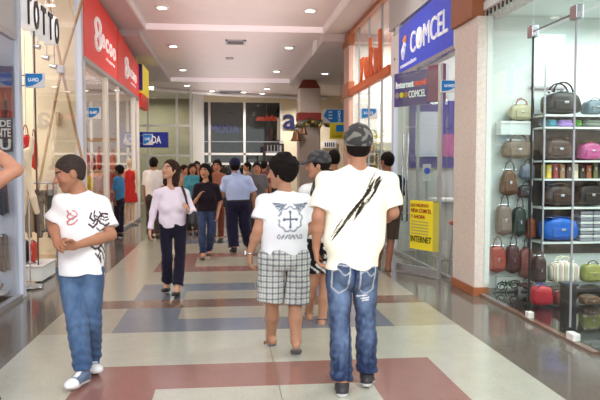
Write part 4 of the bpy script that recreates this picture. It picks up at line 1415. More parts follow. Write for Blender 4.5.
def hair_mesh(S, c, fr, s, h, root, j):
    k = S.get('hair', {'kind': 'short'})
    r, f, u = fr
    P = lambda x, y, z: c + (r * x + f * y + u * z) * s
    colr = k.get('col', (26, 20, 18))
    th = k.get('th', 0.008)
    lo, hi = bounds([P(0, 0, 0), P(0, 0, 0.1)] + ([P(0, -0.1, -k.get('drop', 0))] if k['kind'] == 'long' else []), 0.17)
    V = Vol(lo, hi, min(h, 0.009))
    V.ell(P(0, -0.014, 0.030), vec(0.077 + th, 0.099 + th, 0.091 + th) * s, fr, 0)
    V.ell(P(0, -0.020, -0.025), vec(0.070 + th * 0.7, 0.072 + th * 0.5, 0.062) * s, fr, 0.02)
    sd_ = S.get('seed', 1)
    lf, lb = k.get('front', 0.058), k.get('back', -0.075)
    def cut(D, X, Y, Z):
        x, y, z = [((X - c[0]) * q[0] + (Y - c[1]) * q[1] + (Z - c[2]) * q[2]) / s for q in (r, f, u)]
        D = D + k.get('rough', 0.002) * (np.sin(X * 210 + sd_) * np.sin(Y * 190) * np.sin(Z * 170 + sd_))
        line = lf + (lb - lf) * np.clip((0.075 - y) / 0.13, 0, 1) ** 0.8
        side_ear = np.where((np.abs(x) > 0.055) & (y > 0.0), 0.0, 0.0)
        line = line - 0.03 * np.exp(-((y - 0.025) / 0.012) ** 2) * (np.abs(x) > 0.05)
        return np.maximum(D, (line + side_ear - z) * s)
    V.each(cut)
    if k['kind'] == 'long':
        dr = k['drop']
        for q in (-1, 1):
            V.cone(P(q * 0.064, -0.03, 0.03), P(q * 0.078, -0.035, -dr * 0.85), 0.030 * s, 0.036 * s, 0.02)
            V.cone(P(q * 0.04, -0.06, 0.02), P(q * 0.05, -0.075, -dr), 0.055 * s, 0.040 * s, 0.03)
        V.cone(P(0, -0.06, 0.0), P(0, -0.075, -dr), 0.06 * s, 0.045 * s, 0.03)
        V.each(lambda D, X, Y, Z: D + 0.004 * np.sin(X * 120 + Y * 90 + 1.5 * np.sin(Z * 18)))
    if k['kind'] == 'bushy':
        rnd = random.Random(5)
        for _ in range(70):
            a = rnd.uniform(0, 2 * PI); e = rnd.uniform(0.1, 1.35)
            q = P(0.080 * math.cos(a) * math.cos(e), -0.018 + 0.100 * math.sin(a) * math.cos(e), 0.032 + 0.098 * math.sin(e))
            V.ell(q, vec(0.024, 0.024, 0.022) * s, fr, 0.008)
    b = lin(colr)
    cb = lin(k.get('col2', colr))
    def cf(Vt):
        v = vnoise(Vt * vec(1, 1, 0.6), 90, 4)
        return b[None] * (1 - v[:, None] * 0.35) + cb[None] * v[:, None] * 0.35
    V.build('hair', hairm, cf, root)
    if k.get('cap'):
        V = Vol(*bounds([P(0, 0, 0.03), P(0, 0.12, 0.06)], 0.17), min(h, 0.008))
        V.ell(P(0, -0.012, 0.038), vec(0.093, 0.113, 0.102) * s, fr, 0)
        zc = k.get('capz', 0.028)
        def cut(D, X, Y, Z):
            y, z = [((X - c[0]) * q[0] + (Y - c[1]) * q[1] + (Z - c[2]) * q[2]) / s for q in (f, u)]
            return np.maximum(D, (zc + 0.12 * y - z) * s)
        V.each(cut)
        C0, C1 = lin(k['cap']), lin(k.get('cap2', k['cap']))
        def capc(Vt):
            n = np.sin(Vt[:, 0] * 70 + 2 * np.sin(Vt[:, 2] * 60)) + np.sin(Vt[:, 2] * 83 + 2 * np.sin(Vt[:, 1] * 71 + Vt[:, 0] * 40))
            return np.where((n > 0.25)[:, None], C1[None], C0[None])
        cp = V.build('cap', clothm, capc, root)
        bd_ = nrm(np.asarray(k['brimdir'], float)) if 'brimdir' in k else f
        by = 0.115 if bd_ is f else 0.1
        V = Vol(*bounds([P(0, 0, 0.04), P(0, 0, 0.04) + bd_ * 0.2], 0.12), min(h, 0.008))
        bc = c + u * (zc + 0.012) * s + bd_ * by * s
        sd = np.cross(bd_, u)
        V.ell(bc, vec(0.078, 0.085, 0.075) * s, np.stack([sd, bd_, u]), 0)
        def cutb(D, X, Y, Z):
            z = (X - bc[0]) * u[0] + (Y - bc[1]) * u[1] + (Z - bc[2]) * u[2]
            y = (X - bc[0]) * bd_[0] + (Y - bc[1]) * bd_[1] + (Z - bc[2]) * bd_[2]
            x = (X - bc[0]) * sd[0] + (Y - bc[1]) * sd[1] + (Z - bc[2]) * sd[2]
            return np.maximum(np.maximum(D, np.abs(z + 3.0 * x * x + 0.15 * y) - 0.0055), -(y + 0.04))
        V.each(cutb)
        V.build('cap_brim', clothm, k.get('brim', k['cap']), root)
        if k.get('button', True):
            MB().lathe(P(0, -0.012, 0.136), [(0.010, 0), (0.008, 0.006), (0.002, 0.008)], 8).build('cap_button', mat('cap_button_' + S['key'], k['cap'], 0.8), root)


# ---- prints as the dye of the cloth
def seg_dist(P2, a, b):
    a, b = np.array(a), np.array(b)
    d = b - a
    t = np.clip(((P2 - a) @ d) / max(d @ d, 1e-9), 0, 1)
    return np.linalg.norm(P2 - a - t[:, None] * d, axis=1)


def poly_dist(P2, pts):
    return np.min([seg_dist(P2, pts[i], pts[i + 1]) for i in range(len(pts) - 1)], axis=0)
# ---------------------------------------------------------------- the cast
def tee_swirl(j, fr, cc, pel, s):
    """white shirt, dark swirling ornament on its left chest and flank, small red ornament on the right chest"""
    base, ink, red = lin((240, 240, 243)), lin((72, 50, 56)), lin((190, 122, 122))
    def fn(V):
        q = (V - cc) @ fr.T
        P2 = np.stack([-q[:, 0], q[:, 2]], 1); front = q[:, 1] > -0.02
        C = np.tile(base, (len(V), 1))
        cv = [[(0.02, 0.015), (0.05, -0.005), (0.08, 0.02), (0.095, 0.06), (0.125, 0.09), (0.155, 0.085)],
              [(0.04, 0.09), (0.03, 0.06), (0.055, 0.04), (0.085, 0.05), (0.11, 0.02), (0.14, 0.005), (0.16, 0.02)],
              [(0.065, 0.11), (0.06, 0.08), (0.09, 0.062), (0.12, 0.07)], [(0.075, -0.01), (0.105, -0.035), (0.13, -0.02), (0.155, -0.05)],
              [(0.10, 0.10), (0.13, 0.06), (0.155, 0.065)], [(0.11, 0.05), (0.14, 0.04), (0.16, 0.05)], [(0.05, 0.02), (0.07, 0.045), (0.06, 0.07)],
              [(0.04, -0.135), (0.07, -0.16), (0.10, -0.15), (0.13, -0.12)], [(0.07, -0.19), (0.10, -0.22), (0.12, -0.26), (0.11, -0.21)],
              [(0.10, -0.16), (0.13, -0.19), (0.145, -0.24)], [(0.08, -0.15), (0.11, -0.18), (0.09, -0.22)], [(0.12, -0.14), (0.14, -0.165), (0.155, -0.20)]]
        for k, c_ in enumerate(cv):
            d = poly_dist(P2, c_)
            C[front & (d < (0.0072 if k in (0, 1, 7) else 0.0052))] = ink
        for k in range(4):
            t = np.linspace(0, 1, 8)
            d = poly_dist(P2, [(-0.085 + 0.03 * math.sin(u_ * 5 + k), 0.09 - 0.02 * k + 0.02 * math.cos(u_ * 6)) for u_ in t])
            C[front & (d < 0.0045)] = red
        return C
    return fn


def tee_cross(j, fr, cc, pel, s):
    """white shirt, grey winged cross in a ring on the upper back"""
    base, ink = lin((240, 243, 250)), lin((150, 160, 174))
    dk = lin((98, 108, 126))
    def fn(V):
        q = (V - cc) @ fr.T
        back = q[:, 1] < 0.02
        P2 = np.stack([q[:, 0] - 0.0, q[:, 2]], 1)
        C = np.tile(base, (len(V), 1))
        cx, cz = 0.035, 0.02
        R = np.hypot(P2[:, 0] - cx, P2[:, 1] - cz)
        th = np.arctan2(P2[:, 1] - cz, P2[:, 0] - cx)
        C[back & (np.abs(R - 0.095 - 0.006 * np.sin(th * 9)) < 0.007) & (th < 2.9)] = ink
        for a, b in (((cx, cz - 0.06), (cx, cz + 0.06)), ((cx - 0.05, cz), (cx + 0.05, cz))):
            C[back & (seg_dist(P2, a, b) < 0.006)] = dk
        for a, b in ((0, 0.06), (0, -0.06), (0.05, 0), (-0.05, 0)):
            C[back & (np.hypot(P2[:, 0] - cx - a, P2[:, 1] - cz - b) < 0.012)] = dk
        for sg in (-1, 1):
            for k in range(6):
                a = (cx + sg * 0.03, cz + 0.115 + 0.002 * k)
                b = (cx + sg * (0.14 - 0.012 * k), cz + 0.125 - 0.014 * k)
                C[back & (seg_dist(P2, a, b) < 0.0055) ] = ink if k % 2 else dk
        for k in range(7):
            d = poly_dist(P2, [(cx - 0.09 + 0.03 * k + 0.012 * math.cos(t * 1.3), cz - 0.14 + 0.018 * math.sin(t * 1.3 + k)) for t in range(6)])
            C[back & (d < 0.0045)] = ink
        return C
    return fn


def tee_slash(j, fr, cc, pel, s):
    """cream shirt with a long jagged black slash printed across the back, from low left to the right shoulder"""
    base, ink, gr = lin((248, 244, 226)), lin((46, 40, 36)), lin((120, 112, 100))
    def fn(V):
        q = (V - cc) @ fr.T
        back = q[:, 1] < 0.03
        P2 = np.stack([q[:, 0], q[:, 2]], 1)
        C = np.tile(base, (len(V), 1))
        a, b = np.array((-0.185, -0.25)), np.array((0.15, 0.20))
        d = b - a; ln = np.linalg.norm(d); d = d / ln
        n = np.array((-d[1], d[0]))
        t = (P2 - a) @ d * (0.495 / ln); o = (P2 - a) @ n
        for t0, t1, off, wd, m_ in ((0.0, 0.19, -0.004, 0.007, ink), (0.03, 0.16, 0.012, 0.004, gr), (0.10, 0.33, 0.006, 0.011, ink), (0.16, 0.36, -0.016, 0.006, gr),
                                    (0.20, 0.31, -0.010, 0.010, ink), (0.26, 0.46, 0.010, 0.010, ink), (0.30, 0.49, -0.014, 0.008, ink), (0.36, 0.495, 0.026, 0.005, gr), (0.40, 0.495, 0.0, 0.012, ink)):
            u_ = np.clip((t - t0) / (t1 - t0), 0, 1)
            wv = wd * np.sin(u_ * PI) ** 0.7
            C[back & (t > t0) & (t < t1) & (np.abs(o - off * 1.5 - (u_ - 0.5) * 0.02) < wv * 1.15)] = m_
        # thin shadow-grey scratches
        C[back & (t > 0.02) & (t < 0.49) & (np.abs(o - 0.002) < 0.0022)] = gr
        return C
    return fn


def denim(dark, light, fade=1.0, pockets=False):
    def mk(j, fr, pel, s):
        a, b = lin(dark), lin(light)
        def fn(V):
            v = np.zeros(len(V))
            for q in 'ab':
                for m_, rr, am in (('hip_', 0.13, 0.75), ('kn_', 0.12, 0.45)):
                    c = j[m_ + q] - (vec(0, 0, 0.13) if m_ == 'hip_' else vec(0, 0, 0.0))
                    d2 = ((V[:, 0] - c[0]) / (rr * 0.5)) ** 2 + ((V[:, 2] - c[2]) / (rr * 1.5)) ** 2
                    v = np.maximum(v, am * np.exp(-d2))
            v = v * fade * (0.75 + 0.5 * vnoise(V, 14, 3)) + 0.22 * (vnoise(V, 45, 1) - 0.5) + 0.25 * (vnoise(V * vec(1, 1, 0.35), 60, 2) - 0.5)
            v = np.clip(v, 0, 1)[:, None]
            C = a[None] * (1 - v) + b[None] * v
            if pockets:
                q_ = (V - pel) @ fr.T
                bk = q_[:, 1] < 0
                P2 = np.stack([q_[:, 0], q_[:, 2]], 1)
                st, dk = lin((170, 175, 182)), a * 0.6
                for sg in (-1, 1):
                    x0, x1 = sorted((sg * 0.035, sg * 0.150))
                    pk = [(x0, 0.045), (x1, 0.045), (x1 - 0.008, -0.115), ((x0 + x1) / 2, -0.15), (x0 + 0.008, -0.115), (x0, 0.045)]
                    inside = (P2[:, 0] > x0) & (P2[:, 0] < x1) & (P2[:, 1] < 0.045) & (P2[:, 1] > -0.13)
                    C[bk & inside] = C[bk & inside] * 0.72
                    C[bk & (poly_dist(P2, pk) < 0.0048)] = st
                    arc = [(x0 + 0.01 + (x1 - x0 - 0.02) * t, 0.0 + 0.018 * math.sin(t * 2 * PI)) for t in np.linspace(0, 1, 9)]
                    C[bk & (poly_dist(P2, arc) < 0.004)] = st
                C[bk & (np.abs(P2[:, 0]) < 0.004) & (P2[:, 1] < 0.06)] = dk
                C[(np.abs(P2[:, 1] - 0.062) < 0.003)] = st
                # worn white patch under the right pocket
                for x, z, w_ in ((0.075, -0.165, 0.035), (0.095, -0.180, 0.03), (0.10, -0.195, 0.022)):
                    C[bk & (np.abs(P2[:, 0] - x) < w_) & (np.abs(P2[:, 1] - z - 0.25 * (P2[:, 0] - x)) < 0.005)] = lin((225, 228, 232))
            return C
        return fn
    return mk


def plaid(j, fr, pel, s):
    base, g1, g2 = lin((214, 218, 214)), lin((76, 82, 96)), lin((168, 172, 172))
    def fn(V):
        q = (V - pel) @ fr.T
        ang = np.arctan2(q[:, 1], np.abs(q[:, 0]) - 0.0)
        x = np.where(np.abs(q[:, 1]) > 0.05, q[:, 0], q[:, 1] + 0.2)
        z = q[:, 2]
        C = np.tile(base, (len(V), 1))
        for val in (x, z):
            m_ = np.mod(val + 5.0, 0.047)
            C[np.abs(m_ - 0.014) < 0.0075] = C[np.abs(m_ - 0.014) < 0.0075] * 0.35 + g1 * 0.65
            C[np.abs(m_ - 0.036) < 0.004] = C[np.abs(m_ - 0.036) < 0.004] * 0.4 + g2 * 0.6
        return C
    return fn


def swimprint(j, fr, pel, s):
    def fn(V):
        C = np.tile(lin((30, 28, 30)), (len(V), 1))
        n = np.sin(V[:, 0] * 50 + 2 * np.sin(V[:, 2] * 35)) * np.sin(V[:, 2] * 45 + V[:, 0] * 30)
        C[n > 0.45] = lin((225, 225, 222))
        return C
    return fn


def two_tone(top, low, zrel):
    def mk(j, fr, cc, pel, s):
        def fn(V):
            q = (V - cc) @ fr.T
            C = np.tile(lin(top), (len(V), 1))
            C[q[:, 2] < zrel] = lin(low)
            return C
        return fn
    return mk


CAST = []
SK = (174, 124, 98)
# the man in the cream shirt, nearest the camera, seen from behind
CAST.append(dict(key='cream', Y=4.6, h=0.0062, s=1.0, w=1.0, face=(0.0, 1.0), look=(0.05, 1, 0.0), skin=SK, seed=2, curl=0.4,
    label='man walking away in cream shirt with jagged black slash across the back',
    j=dict(head=(358, 145), neck=(357, 166), sh_a=(326, 182), sh_b=(389, 182), el_a=(318, 217, -0.05), el_b=(393, 213, 0.02), wr_a=(316, 248, 0.02), wr_b=(374, 224, 0.22),
           ha_a=(317, 271, 0.05), ha_b=(362, 226, 0.25), hip_a=(339, 270), hip_b=(364, 270), kn_a=(340, 326, -0.02), kn_b=(366, 320, 0.05),
           an_a=(342, 383, -0.12), an_b=(367, 373, 0.02), toe_a=(341, 391, 0.05), toe_b=(368, 381, 0.2)),
    hair=dict(kind='short', cap=(66, 66, 66), cap2=(128, 126, 120), capz=0.0, back=-0.08, th=0.006),
    top=dict(sleeve=0.78, pad=0.028, col=tee_slash, hem=0.02, amp=0.007, collar=0.060, waist=1.0, flare=0.85, name='t_shirt'),
    legs=dict(len=1.97, pad=0.010, r=(0.088, 0.058, 0.066), col=denim((34, 46, 78), (128, 152, 188), 1.0, True), denim=True, stack=0.0065, waist=0.10, name='jeans'),
    shoe=dict(kind='shoe', col=(48, 46, 50), sole=(205, 205, 205), toe=(90, 90, 92), lace=(190, 190, 190), stripe=(170, 170, 172), top=0.01)))
# plaid shorts
CAST.append(dict(key='plaid', Y=5.55, h=0.0068, s=0.96, w=1.06, face=(-0.12, 1.0), look=(-0.86, 0.45, -0.05), skin=(180, 132, 106), hs=1.14, seed=5, curl=0.4,
    label='boy in white shirt with winged cross print and plaid shorts',
    j=dict(head=(282, 172), neck=(285, 192), sh_a=(265, 203), sh_b=(304, 203), el_a=(258, 230, -0.04), el_b=(308, 230, 0.05), wr_a=(250, 253, 0.02), wr_b=(296, 240, 0.26),
           ha_a=(249, 272, 0.03), ha_b=(285, 238, 0.3), hip_a=(273, 257), hip_b=(295, 257), kn_a=(272, 300, 0.03), kn_b=(295, 302, 0.02),
           an_a=(271, 335, 0.25), an_b=(296, 341, -0.08), toe_a=(266, 343, 0.36), toe_b=(296, 352, 0.0)),
    hair=dict(kind='bushy', th=0.020, front=0.052, back=-0.085, rough=0.004, col=(22, 17, 16), col2=(40, 32, 28)),
    top=dict(sleeve=0.60, pad=0.032, col=tee_cross, hem=0.0, amp=0.007, collar=0.060, flare=0.85, name='t_shirt', waist=1.0),
    legs=dict(len=1.0, pad=0.024, r=(0.10, 0.092, 0.08), col=plaid, waist=0.10, amp=0.006, stack=0.0, name='shorts'),
    shoe=dict(kind='flipflop', col=(122, 112, 116), strap=(90, 70, 62))))
# cap youth between them
CAST.append(dict(key='capboy', Y=6.6, h=0.0085, s=0.99, w=0.95, face=(-0.1, 1.0), look=(-0.97, 0.18, -0.03), skin=(190, 138, 110), seed=8,
    label='boy in dark cap and white shirt with black strap, between the two nearest walkers',
    j=dict(head=(318, 165), neck=(323, 183), sh_a=(306, 191), sh_b=(342, 190), el_a=(303, 216, 0.02), el_b=(345, 216), wr_a=(309, 236, 0.2), wr_b=(342, 238, 0.1),
           ha_a=(316, 240, 0.3), ha_b=(341, 252, 0.12), hip_a=(316, 246), hip_b=(332, 246), kn_a=(312, 282, 0.02), kn_b=(325, 284, 0.0),
           an_a=(309, 313, 0.15), an_b=(322, 319, -0.05), toe_a=(307, 319, 0.3), toe_b=(323, 326, 0.1)),
    hair=dict(kind='short', cap=(62, 60, 64), cap2=(84, 82, 84), capz=0.018, back=-0.06, th=0.012),
    top=dict(sleeve=0.65, pad=0.026, col=two_tone((238, 240, 240), (238, 240, 240), -1), hem=0.02, amp=0.006, name='t_shirt'),
    legs=dict(len=0.72, pad=0.022, r=(0.10, 0.09, 0.08), col=swimprint, stack=0.0, name='shorts'),
    shoe=dict(kind='sandal', col=(70, 72, 80), strap=(64, 70, 88))))
# left man
CAST.append(dict(key='swirl', Y=4.95, h=0.0062, s=0.97, w=0.98, face=(-0.38, -1.0), look=(-0.93, -0.36, -0.30), skin=(170, 120, 94), seed=11, curl=0.6, beard=0.15,
    label='young man in white shirt with dark swirl print and blue jeans, hands together',
    palm_a=(0.2, 0.2, 1.0), palm_b=(-0.3, 0.3, -1.0), thumb_a=(0.6, 0.0, 0.5), thumb_b=(0.0, -0.5, 0.8),
    j=dict(head=(70, 173), neck=(80, 194), sh_a=(63, 204, -0.05), sh_b=(101, 205, 0.05), el_a=(53, 224, -0.02), el_b=(111, 235, 0.0), wr_a=(57, 243, -0.20), wr_b=(75, 246, -0.24),
           ha_a=(66, 249, -0.27), ha_b=(63, 245, -0.30), hip_a=(71, 272), hip_b=(91, 272), kn_a=(77, 324, -0.08), kn_b=(91, 322, 0.05),
           an_a=(83, 371, -0.10), an_b=(93, 359, 0.25), toe_a=(75, 380, -0.20), toe_b=(96, 368, 0.12)),
    hair=dict(kind='short', th=0.003, front=0.060, back=-0.07, col=(52, 42, 40), col2=(88, 74, 68), rough=0.001),
    top=dict(sleeve=0.75, pad=0.028, col=tee_swirl, hem=-0.01, amp=0.008, collar=0.064, waist=0.95, flare=0.85, name='t_shirt'),
    legs=dict(len=1.95, pad=0.012, r=(0.090, 0.062, 0.056), col=denim((58, 82, 118), (106, 134, 170), 0.8), denim=True, stack=0.006, name='jeans'),
    shoe=dict(kind='shoe', col=(96, 112, 138), sole=(232, 234, 236), toe=(226, 228, 230), lace=(235, 236, 238), top=0.012)))
# woman with the shoulder bag
CAST.append(dict(key='blouse', Y=8.2, h=0.0095, s=0.92, w=0.88, female=True, face=(-0.15, -1.0), look=(-0.62, -0.7, 0.22), skin=(200, 150, 124), seed=14, curl=0.5,
    label='woman in pale pink blouse and black trousers with black bag on her shoulder',
    thumb_b=(0, 0, 1.0), palm_b=(0, 0.6, 0.3),
    j=dict(head=(170, 170), neck=(172, 186), sh_a=(158, 193), sh_b=(185, 193), el_a=(153, 213, 0.02), el_b=(193, 211, 0.0), wr_a=(150, 231, -0.02), wr_b=(188, 211, -0.20),
           ha_a=(150, 243, -0.05), ha_b=(186, 205, -0.27), hip_a=(166, 227), hip_b=(180, 227), kn_a=(167, 257, -0.03), kn_b=(180, 258, 0.0),
           an_a=(167, 285, 0.10), an_b=(177, 289, -0.12), toe_a=(165, 290, -0.05), toe_b=(175, 295, -0.3)),
    hair=dict(kind='long', drop=0.17, th=0.012, front=0.068, col=(44, 30, 26), col2=(86, 60, 46)),
    top=dict(sleeve=1.88, pad=0.014, col=(240, 226, 240), hem=0.0, amp=0.007, waist=0.86, vneck=0.10, name='blouse'),
    legs=dict(len=1.88, pad=0.012, r=(0.090, 0.062, 0.070), col=(32, 30, 46), stack=0.004),
    shoe=dict(kind='shoe', col=(44, 34, 34), sole=(30, 24, 24), top=-0.035)))
# woman in black top
CAST.append(dict(key='blacktop', Y=11.2, h=0.012, s=0.93, w=0.90, female=True, face=(-0.2, -1.0), look=(-0.3, -0.95, 0.0), skin=(190, 138, 108), seed=17,
    label='long-haired woman in black top and dark blue jeans walking toward the camera',
    j=dict(head=(205, 171), neck=(206, 181), sh_a=(197, 187), sh_b=(216, 187), el_a=(195, 202, 0.0), el_b=(220, 202, 0.03), wr_a=(199, 196, -0.22), wr_b=(218, 214, -0.05),
           ha_a=(202, 191, -0.26), ha_b=(217, 222, -0.08), hip_a=(202, 211), hip_b=(212, 211), kn_a=(202, 232, -0.02), kn_b=(211, 232, 0.02),
           an_a=(203, 254, -0.02), an_b=(209, 251, 0.2), toe_a=(202, 259, -0.2), toe_b=(209, 255, 0.02)),
    hair=dict(kind='long', drop=0.24, th=0.012, front=0.055, col=(18, 14, 16), col2=(40, 30, 30)),
    top=dict(sleeve=0.9, pad=0.018, col=(34, 26, 34), hem=0.0, waist=0.9, vneck=0.10),
    legs=dict(len=1.95, pad=0.010, col=denim((38, 48, 78), (84, 100, 136), 0.7), denim=True, name='jeans'),
    shoe=dict(kind='shoe', col=(120, 96, 84), sole=(60, 50, 46), top=-0.03)))
# guard
CAST.append(dict(key='guard', Y=12.1, h=0.012, s=1.02, w=1.08, face=(0.1, 1.0), skin=SK, seed=20,
    label='guard in navy cap, light blue shirt and navy trousers, seen from behind',
    j=dict(head=(235, 166), neck=(236, 174), sh_a=(226, 180), sh_b=(248, 180), el_a=(222, 194, 0.0), el_b=(254, 194, 0.0), wr_a=(225, 207, 0.06), wr_b=(254, 208, 0.05),
           ha_a=(226, 215, 0.08), ha_b=(253, 216, 0.08), hip_a=(232, 203), hip_b=(244, 203), kn_a=(232, 226, 0.0), kn_b=(245, 225, 0.05),
           an_a=(234, 247.5, -0.02), an_b=(249, 244, 0.3), toe_a=(232, 251, 0.16), toe_b=(250, 247, 0.5)),
    hair=dict(kind='short', cap=(30, 30, 56), capz=0.02),
    top=dict(sleeve=0.85, pad=0.024, col=(172, 186, 222), hem=0.04, waist=1.0, collar_shirt=(172, 186, 222)),
    legs=dict(len=1.96, pad=0.016, r=(0.10, 0.078, 0.074), col=(34, 32, 56), belt=(26, 24, 30), waist=0.06),
    shoe=dict(kind='shoe', col=(24, 22, 26), sole=(20, 18, 20), top=0.0)))
# man at the phone shop door
CAST.append(dict(key='door', Y=9.7, h=0.011, s=0.97, w=1.0, face=(0.1, 1.0), look=(-0.5, 0.85, -0.05), skin=(150, 98, 74), seed=23,
    label='man in navy shirt and dark brown shorts beside the open glass door',
    j=dict(head=(387, 161), neck=(387, 172), sh_a=(374, 180), sh_b=(400, 180), el_a=(372, 200, 0.05), el_b=(400, 201, 0.0), wr_a=(378, 212, 0.25), wr_b=(398, 219, 0.05),
           ha_a=(382, 214, 0.3), ha_b=(397, 229, 0.06), hip_a=(381, 214), hip_b=(393, 214), kn_a=(381, 240, 0.03), kn_b=(391, 240, 0.0),
           an_a=(378, 262, 0.2), an_b=(388, 266, -0.02), toe_a=(377, 265, 0.4), toe_b=(388, 270, 0.18)),
    hair=dict(kind='short', th=0.010, back=-0.08),
    top=dict(sleeve=0.75, pad=0.026, col=(34, 38, 58), hem=-0.02),
    legs=dict(len=0.95, pad=0.022, r=(0.10, 0.088, 0.08), col=(74, 60, 52), stack=0.0, name='shorts'),
    shoe=dict(kind='flipflop', col=(70, 46, 36), strap=(50, 36, 30))))


def bystander(key, Y, hx, hy, label, top, low, face, skin=(176, 122, 94), s=0.97, w=0.95, female=False, hair=None, short=False, seed=1, legs_name='trousers', sleeve=0.8, dx=0, shoe=(40, 34, 34), look=None):
    """someone standing or strolling in the crowd, built from the place of the head"""
    k = CAM_F / Y
    fl_ = 165 + CAM_H * k + (hx - 300) * -0.0   # ground line at that distance
    c, sn = nrm(vec(face[0], face[1], 0))[1], nrm(vec(face[0], face[1], 0))[0]
    hw = 0.165 * abs(c) * k * w * s; hp = 0.085 * (abs(c) * 0.8 + 0.2) * k * s
    dep = 0.185 * sn
    H = (fl_ - hy)            # head centre to ground in pixels
    u = H / 1.62
    st = 0.5 * (1 if c > 0 else -1)
    j = dict(head=(hx, hy), neck=(hx, hy + 0.145 * u), sh_a=(hx - hw, hy + 0.225 * u, dep), sh_b=(hx + hw, hy + 0.225 * u, -dep),
             el_a=(hx - hw - 0.03 * u + dx, hy + 0.53 * u, dep), el_b=(hx + hw + 0.03 * u + dx, hy + 0.53 * u, -dep),
             wr_a=(hx - hw - 0.03 * u + dx, hy + 0.77 * u, dep + 0.08 * st), wr_b=(hx + hw + 0.03 * u + dx, hy + 0.77 * u, -dep + 0.08 * st),
             ha_a=(hx - hw - 0.03 * u + dx, hy + 0.94 * u, dep + 0.1 * st), ha_b=(hx + hw + 0.03 * u + dx, hy + 0.94 * u, -dep + 0.1 * st),
             hip_a=(hx - hp + dx, hy + 0.74 * u, dep * 0.4), hip_b=(hx + hp + dx, hy + 0.74 * u, -dep * 0.4),
             kn_a=(hx - hp + dx, hy + 1.12 * u, dep * 0.4 + 0.03), kn_b=(hx + hp + dx, hy + 1.13 * u, -dep * 0.4),
             an_a=(hx - hp + dx, hy + 1.545 * u, dep * 0.4 + 0.1), an_b=(hx + hp + dx, hy + 1.545 * u, -dep * 0.4 - 0.05))
    for q in 'ab':
        a = j['an_' + q]
        f = nrm(vec(face[0], face[1], 0))
        j['toe_' + q] = (a[0] + f[0] * 0.15 * k, a[1] + 0.062 * k - (f[1] * 0.6), a[2] + f[1] * 0.16)
    CAST.append(dict(key=key, Y=Y, h=0.0135, s=s, w=w, female=female, face=face, look=look or (face[0], face[1], -0.02), skin=skin, seed=seed, label=label, j=j,
        hair=hair or dict(kind='short', th=0.010), top=dict(sleeve=sleeve, pad=0.022, col=top, hem=0.02),
        legs=dict(len=0.95 if short else 1.94, pad=0.014, col=low, name=legs_name), shoe=dict(kind='shoe', col=shoe, sole=(60, 56, 54), top=0.0)))


LH = dict(kind='long', drop=0.18, th=0.012, front=0.055, col=(24, 18, 18), col2=(50, 38, 34))
bystander('backwhite', 14.4, 154, 163.5, 'man in white shirt seen from behind, left of the woman in the pale blouse', (236, 232, 232), (74, 62, 58), (0.3, 1.0), seed=3, w=1.05)
bystander('longskirt', 13.8, 217, 166, 'person in brown top and brown trousers half hidden behind the woman in black', (150, 96, 74), (98, 52, 40), (-0.2, -1.0), female=True, hair=dict(kind='short', th=0.014), seed=4, w=0.85)
bystander('teal', 15.2, 192.5, 169, 'woman in teal top in the crowd left of the woman in black', (70, 140, 156), (60, 50, 50), (0.2, -1.0), female=True, hair=LH, seed=6, s=0.92, w=0.85)
bystander('tan', 16.2, 184.5, 170, 'person in tan top behind the black shoulder bag', (150, 118, 100), (50, 46, 56), (0.8, -0.6), seed=7, s=0.92, w=0.85)
bystander('greyman', 14.6, 257, 168, 'man in dark grey shirt facing the camera beside the guard', (96, 92, 96), (62, 56, 58), (-0.1, -1.0), seed=9, w=1.05)
bystander('far_head', 9.6, 334, 159, 'dark-haired person hidden behind the man in the cream shirt', (60, 48, 50), (44, 44, 60), (0.2, 1.0), seed=10)
bystander('crowd_b', 18.0, 264.5, 166, 'distant person in maroon top near the dark kiosk frame', (112, 62, 62), (50, 44, 50), (0.6, 0.8), seed=13)
bystander('crowd_c', 19.0, 247, 167, 'distant person in beige top at the guard\'s right shoulder', (176, 150, 126), (60, 52, 52), (-0.9, -0.3), seed=15)
bystander('crowd_d', 18.5, 197, 166, 'distant person in orange-brown top between the back columns', (160, 104, 76), (64, 52, 50), (0.2, -1.0), female=True, hair=LH, seed=16)
bystander('child', 14.8, 119, 170.5, 'girl in blue top and dark trousers against the red shop window', (58, 120, 168), (40, 34, 48), (-0.9, 0.5), female=True, hair=dict(kind='short', th=0.014), seed=18, s=0.88, w=0.85, skin=(120, 80, 62))

# someone at the left edge, only the bent arm in the picture
CAST.append(dict(key='edge', Y=4.45, h=0.0075, s=1.0, w=1.0, face=(0.9, 0.2), look=(0.9, 0.2, 0), skin=(186, 132, 108), seed=19,
    label='person at the left edge with only a raised bent elbow in view',
    j=dict(head=(-38, 160), neck=(-38, 182), sh_a=(-30, 196, 0.18), sh_b=(-26, 195, -0.18), el_a=(-26, 235, 0.2), el_b=(16, 170, -0.10), wr_a=(-18, 262, 0.18), wr_b=(-10, 147, -0.02),
           ha_a=(-14, 284, 0.16), ha_b=(-24, 140, 0.02), hip_a=(-34, 276, 0.09), hip_b=(-34, 276, -0.09), kn_a=(-33, 335, 0.09), kn_b=(-30, 338, -0.09),
           an_a=(-34, 393, 0.09), an_b=(-33, 399, -0.09), toe_a=(-14, 398, 0.11), toe_b=(-12, 408, -0.07)),
    hair=dict(kind='short', th=0.010),
    top=dict(sleeve=0.45, pad=0.026, col=(190, 40, 44), hem=0.0, name='t_shirt'),
    legs=dict(len=1.94, pad=0.012, col=(60, 70, 96), denim=True, name='jeans'),
    shoe=dict(kind='shoe', col=(60, 60, 64), sole=(200, 200, 200))))

PEOPLE = {}
for S in CAST:
    person(S)
    PEOPLE[S['key']] = S['_']
# ================================================================ goods in the shops
def rgbm(rgb, rough=0.6, **k):
    return mat('dye_%d_%d_%d' % tuple(rgb), rgb, rough, noise=k.pop('noise', 0.08), scale=k.pop('scale', 25), **k)


